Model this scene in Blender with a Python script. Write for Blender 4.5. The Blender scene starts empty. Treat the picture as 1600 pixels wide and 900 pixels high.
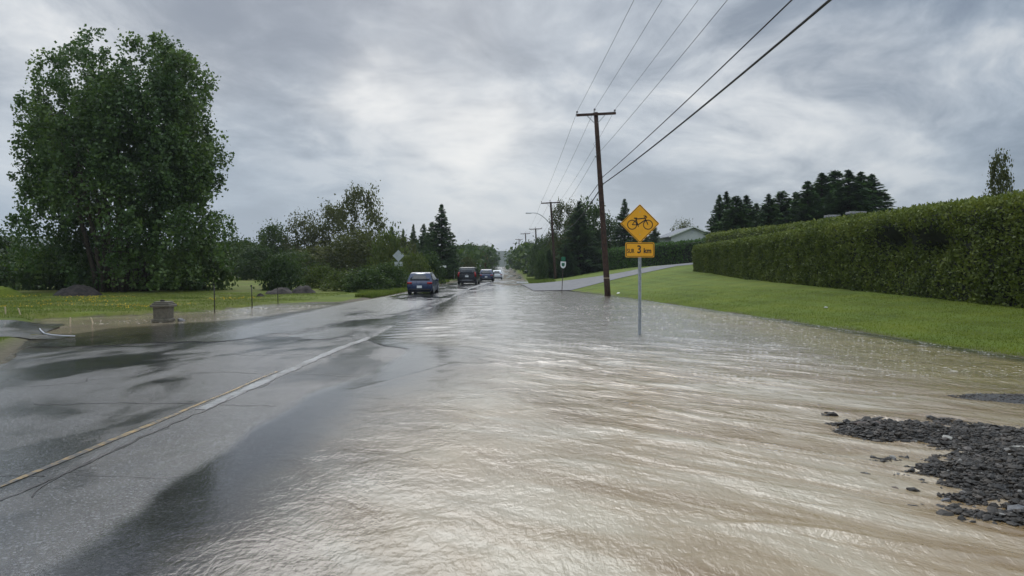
import bpy, math, random
import numpy as np
from mathutils import Vector, Matrix
random.seed(7); RG = np.random.default_rng(7)
S = bpy.context.scene; COL = S.collection
R = math.radians
# ------------------------------------------------------------------ camera, sky, sun, exposure
FPX, HOR, CAMZ = 1155.0, 418.0, 1.85
cam_d = bpy.data.cameras.new('camera'); cam = bpy.data.objects.new('camera', cam_d); COL.objects.link(cam)
cam.location = (0, 0, CAMZ); cam.rotation_euler = (R(90), 0, 0)
cam_d.sensor_width = 36; cam_d.lens = 36*FPX/1600; cam_d.shift_y = -(450-HOR)/1600
cam_d.clip_start = .1; cam_d.clip_end = 12000
S.camera = cam
S.view_settings.view_transform = 'Standard'; S.view_settings.look = 'None'
S.view_settings.exposure = 0.0; S.view_settings.gamma = 1.0; S.view_settings.use_curve_mapping = False
S.cycles.max_bounces = 8; S.cycles.transparent_max_bounces = 12; S.cycles.volume_bounces = 0
S.cycles.use_denoising = True
S.cycles.sample_clamp_indirect = 6

SUN_EL, SUN_AZ = R(40), R(-10)          # azimuth from +Y towards +X
SUND = Vector((math.sin(SUN_AZ)*math.cos(SUN_EL), math.cos(SUN_AZ)*math.cos(SUN_EL), math.sin(SUN_EL)))
sun_l = bpy.data.lights.new('sun', 'SUN'); sun_l.energy = 1.0; sun_l.angle = R(42); sun_l.color = (1, .98, .95)
sun = bpy.data.objects.new('sun', sun_l); COL.objects.link(sun)
sun.rotation_euler = (-SUND).to_track_quat('-Z', 'Y').to_euler(); sun.location = (0, 0, 60)

class NT:
    """tiny node helper"""
    def __init__(s, tree): s.t = tree; s.n = tree.nodes; s.l = tree.links
    def new(s, typ, **kw):
        n = s.n.new(typ)
        for k, v in kw.items(): setattr(n, k, v)
        return n
    def put(s, sock, v):
        if v is None: return
        if isinstance(v, bpy.types.NodeSocket): s.l.new(v, sock)
        else:
            if isinstance(v, (tuple, list)) and len(v) == 3 and sock.type == 'RGBA': v = (*v, 1)
            sock.default_value = v
    def m(s, op, a, b=None, c=None, clamp=False):
        n = s.new('ShaderNodeMath', operation=op, use_clamp=clamp)
        s.put(n.inputs[0], a); s.put(n.inputs[1], b); s.put(n.inputs[2], c)
        return n.outputs[0]
    def vm(s, op, a, b=None, sc=None):
        n = s.new('ShaderNodeVectorMath', operation=op)
        s.put(n.inputs[0], a); s.put(n.inputs[1], b)
        if sc is not None: s.put(n.inputs['Scale'], sc)
        return n.outputs['Value'] if op in ('LENGTH', 'DOT_PRODUCT', 'DISTANCE') else n.outputs[0]
    def sep(s, v):
        n = s.new('ShaderNodeSeparateXYZ'); s.put(n.inputs[0], v); return n.outputs
    def comb(s, x, y, z):
        n = s.new('ShaderNodeCombineXYZ'); s.put(n.inputs[0], x); s.put(n.inputs[1], y); s.put(n.inputs[2], z); return n.outputs[0]
    def noise(s, vec, scale, detail=4, rough=.5, dist=0, col=False):
        n = s.new('ShaderNodeTexNoise'); s.put(n.inputs['Vector'], vec); s.put(n.inputs['Scale'], scale)
        n.inputs['Detail'].default_value = detail; n.inputs['Roughness'].default_value = rough; n.inputs['Distortion'].default_value = dist
        return n.outputs['Color'] if col else n.outputs['Fac']
    def vor(s, vec, scale, feature='F1', out='Distance', rnd=1):
        n = s.new('ShaderNodeTexVoronoi', feature=feature); s.put(n.inputs['Vector'], vec); s.put(n.inputs['Scale'], scale)
        n.inputs['Randomness'].default_value = rnd
        return n.outputs[out]
    def ramp(s, f, stops, interp='LINEAR'):
        n = s.new('ShaderNodeValToRGB'); r = n.color_ramp; r.interpolation = interp
        while len(r.elements) < len(stops): r.elements.new(.5)
        for e, (p, c) in zip(r.elements, stops):
            e.position = p; e.color = (c, c, c, 1) if isinstance(c, (int, float)) else (*c, 1)
        s.put(n.inputs[0], f); return n.outputs[0]
    def ss(s, x, a, b, o0=0., o1=1.):
        n = s.new('ShaderNodeMapRange', interpolation_type='SMOOTHSTEP')
        s.put(n.inputs[0], x)
        for i, v in zip((1, 2, 3, 4), (a, b, o0, o1)): s.put(n.inputs[i], v)
        return n.outputs[0]
    def mix(s, f, a, b, typ='MIX'):
        n = s.new('ShaderNodeMix', data_type='RGBA', blend_type=typ)
        s.put(n.inputs[0], f); s.put(n.inputs[6], a); s.put(n.inputs[7], b); return n.outputs[2]
    def pos(s): return s.new('ShaderNodeNewGeometry').outputs['Position']
    def gen(s): return s.new('ShaderNodeTexCoord').outputs['Object']
    def attr(s, name, out='Fac'):
        n = s.new('ShaderNodeAttribute'); n.attribute_name = name; return n.outputs[out]
    def bump(s, h, strength=1, dist=.01, normal=None):
        n = s.new('ShaderNodeBump'); s.put(n.inputs['Strength'], strength); s.put(n.inputs['Distance'], dist); s.put(n.inputs['Height'], h); s.put(n.inputs['Normal'], normal)
        return n.outputs[0]

def setup_world():
    w = bpy.data.worlds.new('World'); S.world = w; w.use_nodes = True
    T = NT(w.node_tree); T.n.clear()
    out = T.new('ShaderNodeOutputWorld'); bg = T.new('ShaderNodeBackground'); bg.inputs[1].default_value = .1
    T.l.new(bg.outputs[0], out.inputs[0])
    sky = T.new('ShaderNodeTexSky', sky_type='NISHITA'); sky.sun_disc = False
    sky.sun_elevation = SUN_EL; sky.sun_rotation = SUN_AZ; sky.air_density = 1; sky.dust_density = 2
    d = T.vm('NORMALIZE', T.new('ShaderNodeTexCoord').outputs['Generated'])
    x, y, z = T.sep(d)
    zz = T.m('ADD', T.m('MAXIMUM', z, 0), .36)
    p = T.comb(T.m('DIVIDE', x, zz), T.m('DIVIDE', y, zz), 3.7)
    warp = T.noise(p, .9, 3, .5, 0, True)
    pw = T.vm('ADD', p, T.vm('SCALE', T.vm('SUBTRACT', warp, (.5, .5, .5)), None, .9))
    n1 = T.noise(pw, 1.55, 6, .48, .15)
    n2 = T.noise(pw, 4.2, 9, .6, .1)
    n = T.m('ADD', T.m('MULTIPLY', n1, .52), T.m('MULTIPLY', n2, .48))
    c = T.ramp(n, [(.395, (.195, .255, .335)), (.47, (.34, .415, .51)), (.53, (.51, .59, .68)), (.60, (.85, .89, .92))])
    # smoother, bluer air low over the horizon, most on the left
    low = T.ss(z, .02, .28, 1, 0)
    left = T.ss(x, -.6, .3, 1, .25)
    hz = T.mix(T.ss(x, -.35, .35), (.36, .50, .68), (.48, .575, .69))
    c = T.mix(T.m('MULTIPLY', low, T.m('ADD', .35, T.m('MULTIPLY', left, .55))), c, hz)
    def dark(px, py, sig, amp, c):
        v = Vector(((px-800)/FPX, 1, (HOR-py)/FPX)).normalized(); dd = T.vm('SUBTRACT', d, tuple(v))
        g = T.m('EXPONENT', T.m('DIVIDE', T.m('MULTIPLY', T.vm('DOT_PRODUCT', dd, dd), -1), sig*sig))
        return T.mix(T.m('MULTIPLY', T.m('MULTIPLY', g, amp), T.ss(n, .62, .36, .25, 1.)), c, (.19, .245, .33))
    for a_ in ((430, 30, .17, .9), (620, 20, .13, .7), (1480, 60, .22, .6), (230, 10, .1, .4), (440, 190, .12, .55), (1250, 250, .12, .3), (900, 60, .12, .35)): c = dark(*a_, c)
    # brighter thin places in the cloud deck
    dwp = T.vm('ADD', d, T.vm('SCALE', T.vm('SUBTRACT', T.noise(p, 2.6, 4, .6, 0, True), (.5, .5, .5)), None, .20))
    def spot(px, py, sig, amp, c, noisy=1.):
        v = Vector(((px-800)/FPX, 1, (HOR-py)/FPX)).normalized()
        dd = T.vm('SUBTRACT', dwp, tuple(v)); dl = T.vm('DOT_PRODUCT', dd, dd)
        g = T.m('EXPONENT', T.m('DIVIDE', T.m('MULTIPLY', dl, -1), sig*sig))
        g = T.m('MULTIPLY', g, T.m('ADD', 1-noisy, T.m('MULTIPLY', T.ss(n, .38, .6), noisy)))
        return T.mix(T.m('MULTIPLY', g, amp, clamp=True), c, (1.12, 1.12, 1.10))
    c = spot(742, 205, .050, 1., c, .25); c = spot(725, 215, .10, .8, c, .6); c = spot(590, 150, .05, .75, c, .7)
    c = spot(690, 240, .11, .30, c, .5)
    c = spot(1175, 165, .12, .6, c); c = spot(1330, 180, .10, .4, c); c = spot(60, 70, .17, .7, c, .7); c = spot(1000, 120, .3, .18, c, .5)
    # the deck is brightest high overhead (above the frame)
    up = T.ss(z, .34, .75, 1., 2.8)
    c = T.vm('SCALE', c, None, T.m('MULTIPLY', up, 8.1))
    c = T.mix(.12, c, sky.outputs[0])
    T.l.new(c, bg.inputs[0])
setup_world()

# ------------------------------------------------------------------ noise and profiles
def _h(ix, iy, iz, seed):
    n = (ix*374761393 + iy*668265263 + iz*2147483647 + seed*1274126177) & 0xffffffff
    n = ((n ^ (n >> 13))*1274126177) & 0xffffffff
    return ((n ^ (n >> 16)) & 0xffff)/65535.0
def vnoise(x, y, z=0., seed=0):
    x, y, z = np.broadcast_arrays(np.asarray(x, float), np.asarray(y, float), np.asarray(z, float))
    ix, iy, iz = np.floor(x).astype(np.int64), np.floor(y).astype(np.int64), np.floor(z).astype(np.int64)
    fx, fy, fz = x-ix, y-iy, z-iz
    fx, fy, fz = fx*fx*(3-2*fx), fy*fy*(3-2*fy), fz*fz*(3-2*fz)
    r = 0
    for dx in (0, 1):
        for dy in (0, 1):
            for dz in (0, 1):
                r = r + _h(ix+dx, iy+dy, iz+dz, seed)*(fx if dx else 1-fx)*(fy if dy else 1-fy)*(fz if dz else 1-fz)
    return r
def fbm(x, y, z=0., o=4, seed=0):
    a, s, t = .5, 0, 0
    for i in range(o):
        s = s + a*vnoise(np.asarray(x)*2**i, np.asarray(y)*2**i, np.asarray(z)*2**i, seed+i); t += a; a *= .5
    return s/t*2-1
def sst(x, a, b):
    t = np.clip((np.asarray(x, float)-a)/(b-a), 0, 1); return t*t*(3-2*t)
def tab(ys, vs): return lambda y: np.interp(y, ys, vs)
RZ = tab([-20, 84, 110, 145, 220, 300, 420, 700, 5000], [0, 0, -.18, -.5, .35, 1.75, 2.2, 0, 0])       # long profile of the road
XC = tab([-20, 6, 20, 60, 76, 97, 130, 200, 363, 800], [-4.2, -4.15, -3.85, -3.7, -3.2, -2.4, -1.7, -2.1, -5.4, -18])   # centre line
WR = tab([-20, 8, 15, 23, 33, 50, 58, 66, 72, 80, 100, 130, 200, 363, 800],
         [10.9, 10.8, 10.6, 10., 8.7, 6.5, 5., 4., 2.5, 1.6, 1.9, 2.5, 2., -1.1, -14])        # right edge (waterline, then verge)
LP = tab([-20, 5, 12, 14.5, 17, 19, 22, 25, 27, 30, 40, 50, 80, 130, 200, 363, 800],
         [-9.4, -9.4, -9.5, -9.9, -11.2, -12.1, -12.2, -10.5, -9.3, -8.9, -8.2, -7.7, -7.2, -6., -6.4, -9.7, -22.5])  # left edge of asphalt
def H(x, y):
    """surface height (road, lawn, field)"""
    x, y = np.broadcast_arrays(np.asarray(x, float), np.asarray(y, float))
    xc, w, lp, rz = XC(y), WR(y), LP(y), RZ(y)
    flood = 1-sst(y, 62, 80)
    mid = sst(y, 16.5, 19.5)*(1-sst(y, 50, 62))          # where the flow crosses the centre line
    c0 = .031+.012*sst(y, 9, 14)-.052*mid
    t = x-xc
    # right of the centre line
    q = np.clip(t, 0, None)
    slope = .036+.035*mid
    zr = c0-slope*q
    under = -.22
    zr = np.maximum(zr, under)
    shore = -(w-x)*.11                                     # bed rising to the waterline
    zr = np.where(x > w-3, np.maximum(zr, shore), zr)
    zr_dry = .04-.012*q
    zr = zr*flood+zr_dry*(1-flood)
    u = np.clip(x-w, 0, None)
    s = .118+.042*sst(y, 50, 72)
    far_ = sst(y, 64, 76); um = np.minimum(u, 14)
    lawn = s*um*(1-far_)+far_*.185*um*um/(um+5)+.085*np.clip(u-14, 0, 26)
    lawn = lawn*(1-.8*sst(y, 150, 400))
    zr = np.where(x > w, lawn+.0*(1-flood)+.028*(1-flood), zr)
    # left of the centre line
    p = np.clip(-t, 0, None)
    zl = c0-.0075*p+.012*mid*sst(p, 0, 3)+.055*sst(y, 42, 54)
    field = .06+.05*sst(lp-x, 0, 6)+.1*fbm(x*.11, y*.11, 0, 3, 5)*sst(lp-x, 1, 8)
    field = field+.25*sst(y, 60, 95)
    pud = sst(x, -15.5, -13.2)*(1-sst(x, -8.0, -7.2))*sst(y, 20., 21.5)*(1-sst(y, 33, 40)+0*x)
    xl = np.interp(y, [19, 20.5, 22, 24.5, 26.5, 28.5, 31, 36, 41], [-12.6, -13., -14.2, -15.8, -17., -14.5, -12.9, -12.4, -10.5])+.5*fbm(y*.6, 0*y, 0, 3, 71)
    pudl = sst(x, xl-.7, xl+.5)*sst(y, 19.8, 20.8)*(1-sst(y, 34, 43))
    field = field*(1-pudl)+(-.12)*pudl
    zl = np.where(x < lp, c0-.0075*(xc-lp)+(field-(c0-.0075*(xc-lp)))*sst(lp-x, 0, .7), zl)
    return np.where(t > 0, zr, zl)+rz
def roadn(x, y):
    """small unevenness of the asphalt (metres)"""
    return .016*fbm(np.asarray(x)*.6, np.asarray(y)*.3, 0, 4, 11)+.003*fbm(np.asarray(x)*2.1, np.asarray(y)*1.3, 0, 3, 17)
def paved(x, y): return sst(x, LP(y)-.15, LP(y)+.1)*(1-sst(x, WR(y)-4.5, WR(y)-4.))
def gz(x, y): return float(H(x, y))
def at(px, D): return (px-800)/FPX*D
def zat(py, D): return CAMZ+(HOR-py)/FPX*D

# ------------------------------------------------------------------ mesh helpers
def link(o, parent=None):
    COL.objects.link(o)
    if parent is not None: o.parent = parent
    return o
def mk(name, V, F, mat, parent=None, smooth=True, mi=None):
    me = bpy.data.meshes.new(name)
    V = np.asarray(V, np.float32); F = list(F) if not isinstance(F, np.ndarray) else F
    if isinstance(F, np.ndarray):
        k = F.shape[1]; me.vertices.add(len(V)); me.vertices.foreach_set('co', V.ravel())
        me.loops.add(F.size); me.loops.foreach_set('vertex_index', F.astype(np.int32).ravel())
        me.polygons.add(len(F)); me.polygons.foreach_set('loop_start', np.arange(0, F.size, k, dtype=np.int32))
        me.polygons.foreach_set('loop_total', np.full(len(F), k, np.int32))
        me.update(calc_edges=True)
    else:
        me.from_pydata([tuple(map(float, v)) for v in V], [], F); me.update()
    for m_ in (mat if isinstance(mat, (list, tuple)) else [mat]): me.materials.append(m_)
    if mi is not None: me.polygons.foreach_set('material_index', np.asarray(mi, np.int32))
    me.polygons.foreach_set('use_smooth', [smooth]*len(me.polygons))
    return link(bpy.data.objects.new(name, me), parent)
def fattr(o, name, vals):
    a = o.data.attributes.new(name, 'FLOAT', 'POINT'); a.data.foreach_set('value', np.asarray(vals, np.float32).ravel())
def tag(o, label, cat, group=None):
    o['label'] = label; o['category'] = cat
    if group: o['group'] = group
    return o
def struct(o): o['kind'] = 'structure'; return o
def stuff(o, label=None, cat=None):
    o['kind'] = 'stuff'
    if label: o['label'] = label; o['category'] = cat
    return o
def thing(name, label, cat, loc, rz=0, group=None):
    o = bpy.data.objects.new(name, None); o.empty_display_size = .3; link(o); o.location = loc; o.rotation_euler = (0, 0, rz)
    return tag(o, label, cat, group)
def grid(xs, ys, zf):
    X, Y = np.meshgrid(xs, ys); Z = zf(X, Y)
    V = np.stack([X.ravel(), Y.ravel(), Z.ravel()], 1)
    return V, gfaces(len(ys), len(xs)), X, Y
def gfaces(r, c):
    i = np.arange(r*c).reshape(r, c)
    return np.stack([i[:-1, :-1].ravel(), i[:-1, 1:].ravel(), i[1:, 1:].ravel(), i[1:, :-1].ravel()], 1)
class MB:
    def __init__(s): s.V = []; s.F = []
    def add(s, V, F):
        b = len(s.V); s.V += [tuple(v) for v in V]; s.F += [tuple(i+b for i in f) for f in F]; return s
    def box(s, c, d, M=None, bev=0):
        x, y, z = d[0]/2, d[1]/2, d[2]/2
        if bev:
            b = bev; ring = [(x-b, y), (x, y-b), (x, -y+b), (x-b, -y), (-x+b, -y), (-x, -y+b), (-x, y-b), (-x+b, y)][::-1]
            lay = [(-z, 1-b/max(x, y)), (-z+b, 1), (z-b, 1), (z, 1-b/max(x, y))]
            V = [(px*k, py*k, h) for h, k in lay for px, py in ring]
            F = [tuple(range(7, -1, -1)), tuple(range(24, 32))]
            for L in range(3):
                for i in range(8): F.append((L*8+i, L*8+(i+1) % 8, L*8+8+(i+1) % 8, L*8+8+i))
        else:
            V = [(a, b_, e) for e in (-z, z) for a, b_ in ((-x, -y), (x, -y), (x, y), (-x, y))]
            F = [(3, 2, 1, 0), (4, 5, 6, 7), (0, 1, 5, 4), (1, 2, 6, 5), (2, 3, 7, 6), (3, 0, 4, 7)]
        if M is not None: V = [tuple(M @ Vector(v)) for v in V]
        return s.add([(v[0]+c[0], v[1]+c[1], v[2]+c[2]) for v in V], F)
    def tube(s, pts, rad, n=8, cap=True):
        pts = [Vector(p) for p in pts]; rad = rad if isinstance(rad, (list, tuple)) else [rad]*len(pts)
        V = []; 
        for i, p in enumerate(pts):
            t = (pts[min(i+1, len(pts)-1)]-pts[max(i-1, 0)]).normalized()
            a = t.orthogonal().normalized() if i == 0 else (a-t*a.dot(t)).normalized()
            b = t.cross(a)
            for k in range(n):
                th = 2*math.pi*k/n; V.append(p+(a*math.cos(th)+b*math.sin(th))*rad[i])
        F = [(i*n+k, i*n+(k+1) % n, (i+1)*n+(k+1) % n, (i+1)*n+k) for i in range(len(pts)-1) for k in range(n)]
        if cap: F += [tuple(range(n-1, -1, -1)), tuple(range((len(pts)-1)*n, len(pts)*n))]
        return s.add(V, F)
    def lathe(s, prof, n=20, c=(0, 0, 0)):
        V = [(c[0]+r*math.cos(2*math.pi*k/n), c[1]+r*math.sin(2*math.pi*k/n), c[2]+z) for r, z in prof for k in range(n)]
        F = [(i*n+k, i*n+(k+1) % n, (i+1)*n+(k+1) % n, (i+1)*n+k) for i in range(len(prof)-1) for k in range(n)]
        F += [tuple(range(n-1, -1, -1)), tuple(range((len(prof)-1)*n, len(prof)*n))]
        return s.add(V, F)
    def prism(s, poly, y0, y1):     # polygon in XZ, extruded along Y
        n = len(poly); V = [(x, y0, z) for x, z in poly]+[(x, y1, z) for x, z in poly]
        F = [tuple(range(n)), tuple(range(2*n-1, n-1, -1))]+[(i, i+n, (i+1) % n+n, (i+1) % n) for i in range(n)]
        return s.add(V, F)
    def build(s, name, mat, parent=None, smooth=False): return mk(name, s.V, s.F, mat, parent, smooth)

# ------------------------------------------------------------------ materials
def mat(name):
    m = bpy.data.materials.new(name); m.use_nodes = True; T = NT(m.node_tree); b = T.n['Principled BSDF']; return m, T, b
def simple(name, col, rough=.5, metal=0, noise=.12, scale=6, spec=.5, bump=0, coat=0):
    m, T, b = mat(name); g = T.gen(); n = T.noise(g, scale, 5, .6)
    a = tuple(c*(1-noise) for c in col); c2 = tuple(min(1, c*(1+noise)) for c in col)
    T.put(b.inputs['Base Color'], T.mix(T.ss(n, .35, .65), a, c2)); T.put(b.inputs['Roughness'], T.m('ADD', rough-.06, T.m('MULTIPLY', n, .12)))
    b.inputs['Metallic'].default_value = metal; b.inputs['Specular IOR Level'].default_value = spec
    if coat: b.inputs['Coat Weight'].default_value = coat; b.inputs['Coat Roughness'].default_value = .06
    if bump: T.put(b.inputs['Normal'], T.bump(T.noise(g, scale*6, 4, .6), .6, bump))
    return m
def leafmat(name, cols, trans=.35, rough=.55, patch=.25):
    """cols: dark, mid, light; patches by position, jitter by leaf"""
    m, T, b = mat(name); p = T.pos()
    o = T.new('ShaderNodeObjectInfo').outputs['Random']
    n = T.noise(p, patch, 3, .6); l = T.attr('leaf')
    f = T.m('ADD', T.m('MULTIPLY', l, .55), T.m('ADD', T.m('MULTIPLY', T.m('SUBTRACT', n, .5), 1.3), T.m('ADD', .16, T.m('MULTIPLY', o, .18))), clamp=True)
    c = T.ramp(f, [(0., cols[0]), (.5, cols[1]), (1., cols[2])])
    T.put(b.inputs['Base Color'], c); b.inputs['Roughness'].default_value = rough; b.inputs['Specular IOR Level'].default_value = .35
    tr = T.new('ShaderNodeBsdfTranslucent'); T.put(tr.inputs[0], T.mix(1, c, (1.25, 1.35, .7), 'MULTIPLY'))
    mx = T.new('ShaderNodeMixShader'); mx.inputs[0].default_value = trans
    T.l.new(b.outputs[0], mx.inputs[1]); T.l.new(tr.outputs[0], mx.inputs[2]); T.l.new(mx.outputs[0], T.n['Material Output'].inputs[0])
    return m
M = {}
M['poplar'] = leafmat('poplar_leaf', [(.022, .050, .014), (.062, .112, .030), (.15, .21, .06)], .3, .42)
M['decid'] = leafmat('broadleaf_leaf', [(.020, .040, .012), (.045, .078, .020), (.10, .135, .036)])
M['olive'] = leafmat('olive_leaf', [(.032, .040, .012), (.070, .080, .024), (.14, .145, .042)])
M['lime'] = leafmat('yellow_green_leaf', [(.035, .055, .010), (.075, .105, .02), (.15, .17, .035)])
M['rust'] = leafmat('rust_leaf', [(.05, .022, .01), (.11, .05, .02), (.18, .09, .03)])
M['spruce'] = leafmat('spruce_needle', [(.022, .052, .020), (.058, .11, .040), (.12, .19, .065)], .35, .6)
M['hedge'] = leafmat('cedar_foliage', [(.048, .068, .014), (.115, .145, .028), (.23, .25, .05)], .2, .6, .7)
M['hedge_green'] = leafmat('green_cedar_foliage', [(.024, .055, .012), (.052, .11, .02), (.09, .165, .035)], .2, .6, .7)
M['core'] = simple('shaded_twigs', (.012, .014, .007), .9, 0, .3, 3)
M['bark'] = simple('bark', (.07, .055, .042), .85, 0, .35, 9, .3, .01)
M['birchbark'] = simple('pale_bark', (.3, .28, .25), .8, 0, .3, 9)
M['pole'] = simple('brown_treated_wood', (.050, .026, .018), .7, 0, .35, 5, .3, .006)
M['galv'] = simple('galvanised_steel', (.42, .44, .46), .42, .75, .15, 12)
M['signback'] = simple('aluminium_sign_back', (.5, .52, .54), .5, .5, .08, 4)
M['yellow'] = simple('sign_yellow', (.86, .40, .012), .42, 0, .04, 5)
M['black'] = simple('black_film', (.012, .012, .012), .45, 0, .1, 5)
M['white'] = simple('white_paint', (.72, .73, .72), .5, 0, .08, 6)
M['green'] = simple('sign_green', (.01, .12, .06), .4, 0, .1, 6)
M['cable'] = simple('black_cable', (.014, .014, .016), .55, 0, .1, 3)
M['wire'] = simple('weathered_wire', (.05, .05, .055), .5, .4, .1, 3)
M['porc'] = simple('grey_porcelain', (.25, .25, .26), .25, 0, .1, 9)
M['rebar'] = simple('dark_steel_rod', (.035, .03, .028), .6, .4, .3, 20)
M['stake'] = simple('pale_wood_stake', (.45, .36, .24), .7, 0, .2, 20)
M['tyre'] = simple('tyre_rubber', (.016, .016, .017), .7, 0, .15, 8)
M['rim'] = simple('alloy_rim', (.35, .36, .38), .3, .8, .1, 8)
M['glass'] = simple('tinted_car_glass', (.02, .026, .032), .06, 0, .1, 2, .8)
M['red'] = simple('red_lamp_lens', (.26, .006, .006), .2, 0, .1, 6, .4)
M['plastic'] = simple('black_trim', (.02, .02, .022), .45, 0, .1, 6)
M['navy'] = simple('navy_car_paint', (.012, .026, .075), .28, .1, .1, 2, .5, 0, .5)
M['vanblack'] = simple('black_car_paint', (.006, .006, .008), .28, .1, .1, 2, .5, 0, .5)
M['blue'] = simple('blue_car_paint', (.008, .018, .075), .28, .1, .1, 2, .6, 0, 1)
M['silver'] = simple('silver_car_paint', (.5, .52, .55), .3, .4, .05, 2, .6, 0, 1)
M['silver_w'] = simple('white_car_paint', (.75, .77, .80), .3, 0, .04, 2, .6, 0, 1)
M['shingle'] = simple('grey_shingles', (.20, .21, .23), .8, 0, .2, 3)
M['siding'] = simple('pale_siding', (.50, .51, .53), .6, 0, .05, 2)
M['brick'] = simple('weathered_stone', (.27, .26, .26), .8, 0, .25, 6, .3, .02)
M['soil'] = simple('dark_soil', (.035, .028, .024), .8, 0, .5, 4, .3, .05)
M['plinth'] = simple('cast_stone', (.105, .092, .068), .7, 0, .2, 10, .4, .004)
M['petal'] = simple('yellow_petal', (.62, .42, .02), .6, 0, .2, 3)
M['pipe'] = simple('white_plastic', (.75, .75, .72), .4, 0, .1, 6)

def grass_mat():
    m, T, b = mat('mown_grass'); p = T.pos(); x, y, z = T.sep(p)
    n1 = T.noise(p, .35, 4, .6); n2 = T.noise(p, 5, 5, .7); n3 = T.noise(T.vm('MULTIPLY', p, (1, 1, .3)), 45, 3, .7)
    base = T.ramp(T.m('ADD', T.m('MULTIPLY', n1, .45), T.m('ADD', T.m('MULTIPLY', n2, .3), T.m('MULTIPLY', n3, .25))),
                  [(.36, (.052, .078, .006)), (.5, (.112, .150, .010)), (.64, (.19, .22, .02))])
    # mower stripes on the right lawn follow the shore
    st = T.m('SINE', T.m('ADD', T.m('MULTIPLY', T.m('ADD', x, T.m('MULTIPLY', y, .14)), 4.2), T.m('MULTIPLY', n1, 3.)))
    base = T.mix(T.m('MULTIPLY', T.ss(st, -.5, .8), T.m('MULTIPLY', T.ss(x, 4, 8), .55)), base, (.12, .175, .022))
    wild = T.m('MULTIPLY', T.ss(x, -14, -10, 1, 0), T.ss(T.noise(p, .18, 4, .6), .4, .6))
    base = T.mix(T.m('MULTIPLY', wild, .6), base, (.13, .12, .03))
    mud = T.attr('mud')
    mudc = T.ramp(T.noise(p, 6, 5, .7), [(.35, (.07, .06, .035)), (.6, (.14, .115, .075))])
    base = T.mix(mud, base, mudc)
    T.put(b.inputs['Base Color'], base); T.put(b.inputs['Roughness'], T.m('SUBTRACT', .85, T.m('MULTIPLY', mud, .1))); b.inputs['Specular IOR Level'].default_value = .25
    T.put(b.inputs['Normal'], T.bump(T.m('ADD', n2, n3), .7, .05))
    return m
M['grass'] = grass_mat()
def asphalt_mat(name='wet_asphalt', drive=False):
    m, T, b = mat(name); p = T.pos(); x, y, z = T.sep(p)
    agg = T.vor(p, 62, 'F1'); grit = T.noise(p, 160, 2, .6); n2 = T.noise(p, 1.3, 5, .65)
    pst = T.vm('MULTIPLY', p, (1, .45, 1)); patch = T.noise(pst, .55, 5, .6, .6)
    base = T.mix(T.ss(n2, .3, .7), (.026, .027, .029), (.052, .054, .056))
    stone = T.vor(p, 62, 'F1', 'Color'); base = T.mix(T.ss(T.sep(stone)[0], .6, 1.), base, (.12, .125, .13))
    base = T.mix(T.ss(T.sep(stone)[1], .5, .9), base, (.012, .012, .013))
    dirt = T.m('MULTIPLY', T.ss(x, -8.2, -10.5), T.ss(T.noise(p, 1.1, 5, .6), .35, .62))
    base = T.mix(T.m('MULTIPLY', dirt, .6), base, (.10, .085, .065))
    T.put(b.inputs['Base Color'], base)
    wet = T.ss(patch, .40, .60)              # standing film of water: smoother
    T.put(b.inputs['Roughness'], T.m('SUBTRACT', .27, T.m('MULTIPLY', wet, .20))); b.inputs['Specular IOR Level'].default_value = .7
    h = T.m('ADD', T.m('MULTIPLY', agg, -.9), T.m('MULTIPLY', grit, .7))
    far = T.ss(y, 4, 30, 1, .3)
    nn = T.bump(h, T.m('MULTIPLY', far, T.m('SUBTRACT', 1., T.m('MULTIPLY', wet, .72))), .0065)
    nn = T.bump(T.noise(pst, 3.2, 3, .5), .35, .012, nn)
    T.put(b.inputs['Normal'], nn)
    return m
M['asphalt'] = asphalt_mat()
def drive_mat():
    m, T, b = mat('grey_driveway'); p = T.pos(); n = T.noise(p, 2, 5, .6)
    T.put(b.inputs['Base Color'], T.mix(T.ss(n, .3, .7), (.06, .062, .07), (.105, .11, .12)))
    T.put(b.inputs['Roughness'], T.ss(n, .3, .7, .5, .75)); T.put(b.inputs['Normal'], T.bump(T.noise(p, 30, 3, .6), .4, .01)); return m
M['drive'] = drive_mat()
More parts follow.
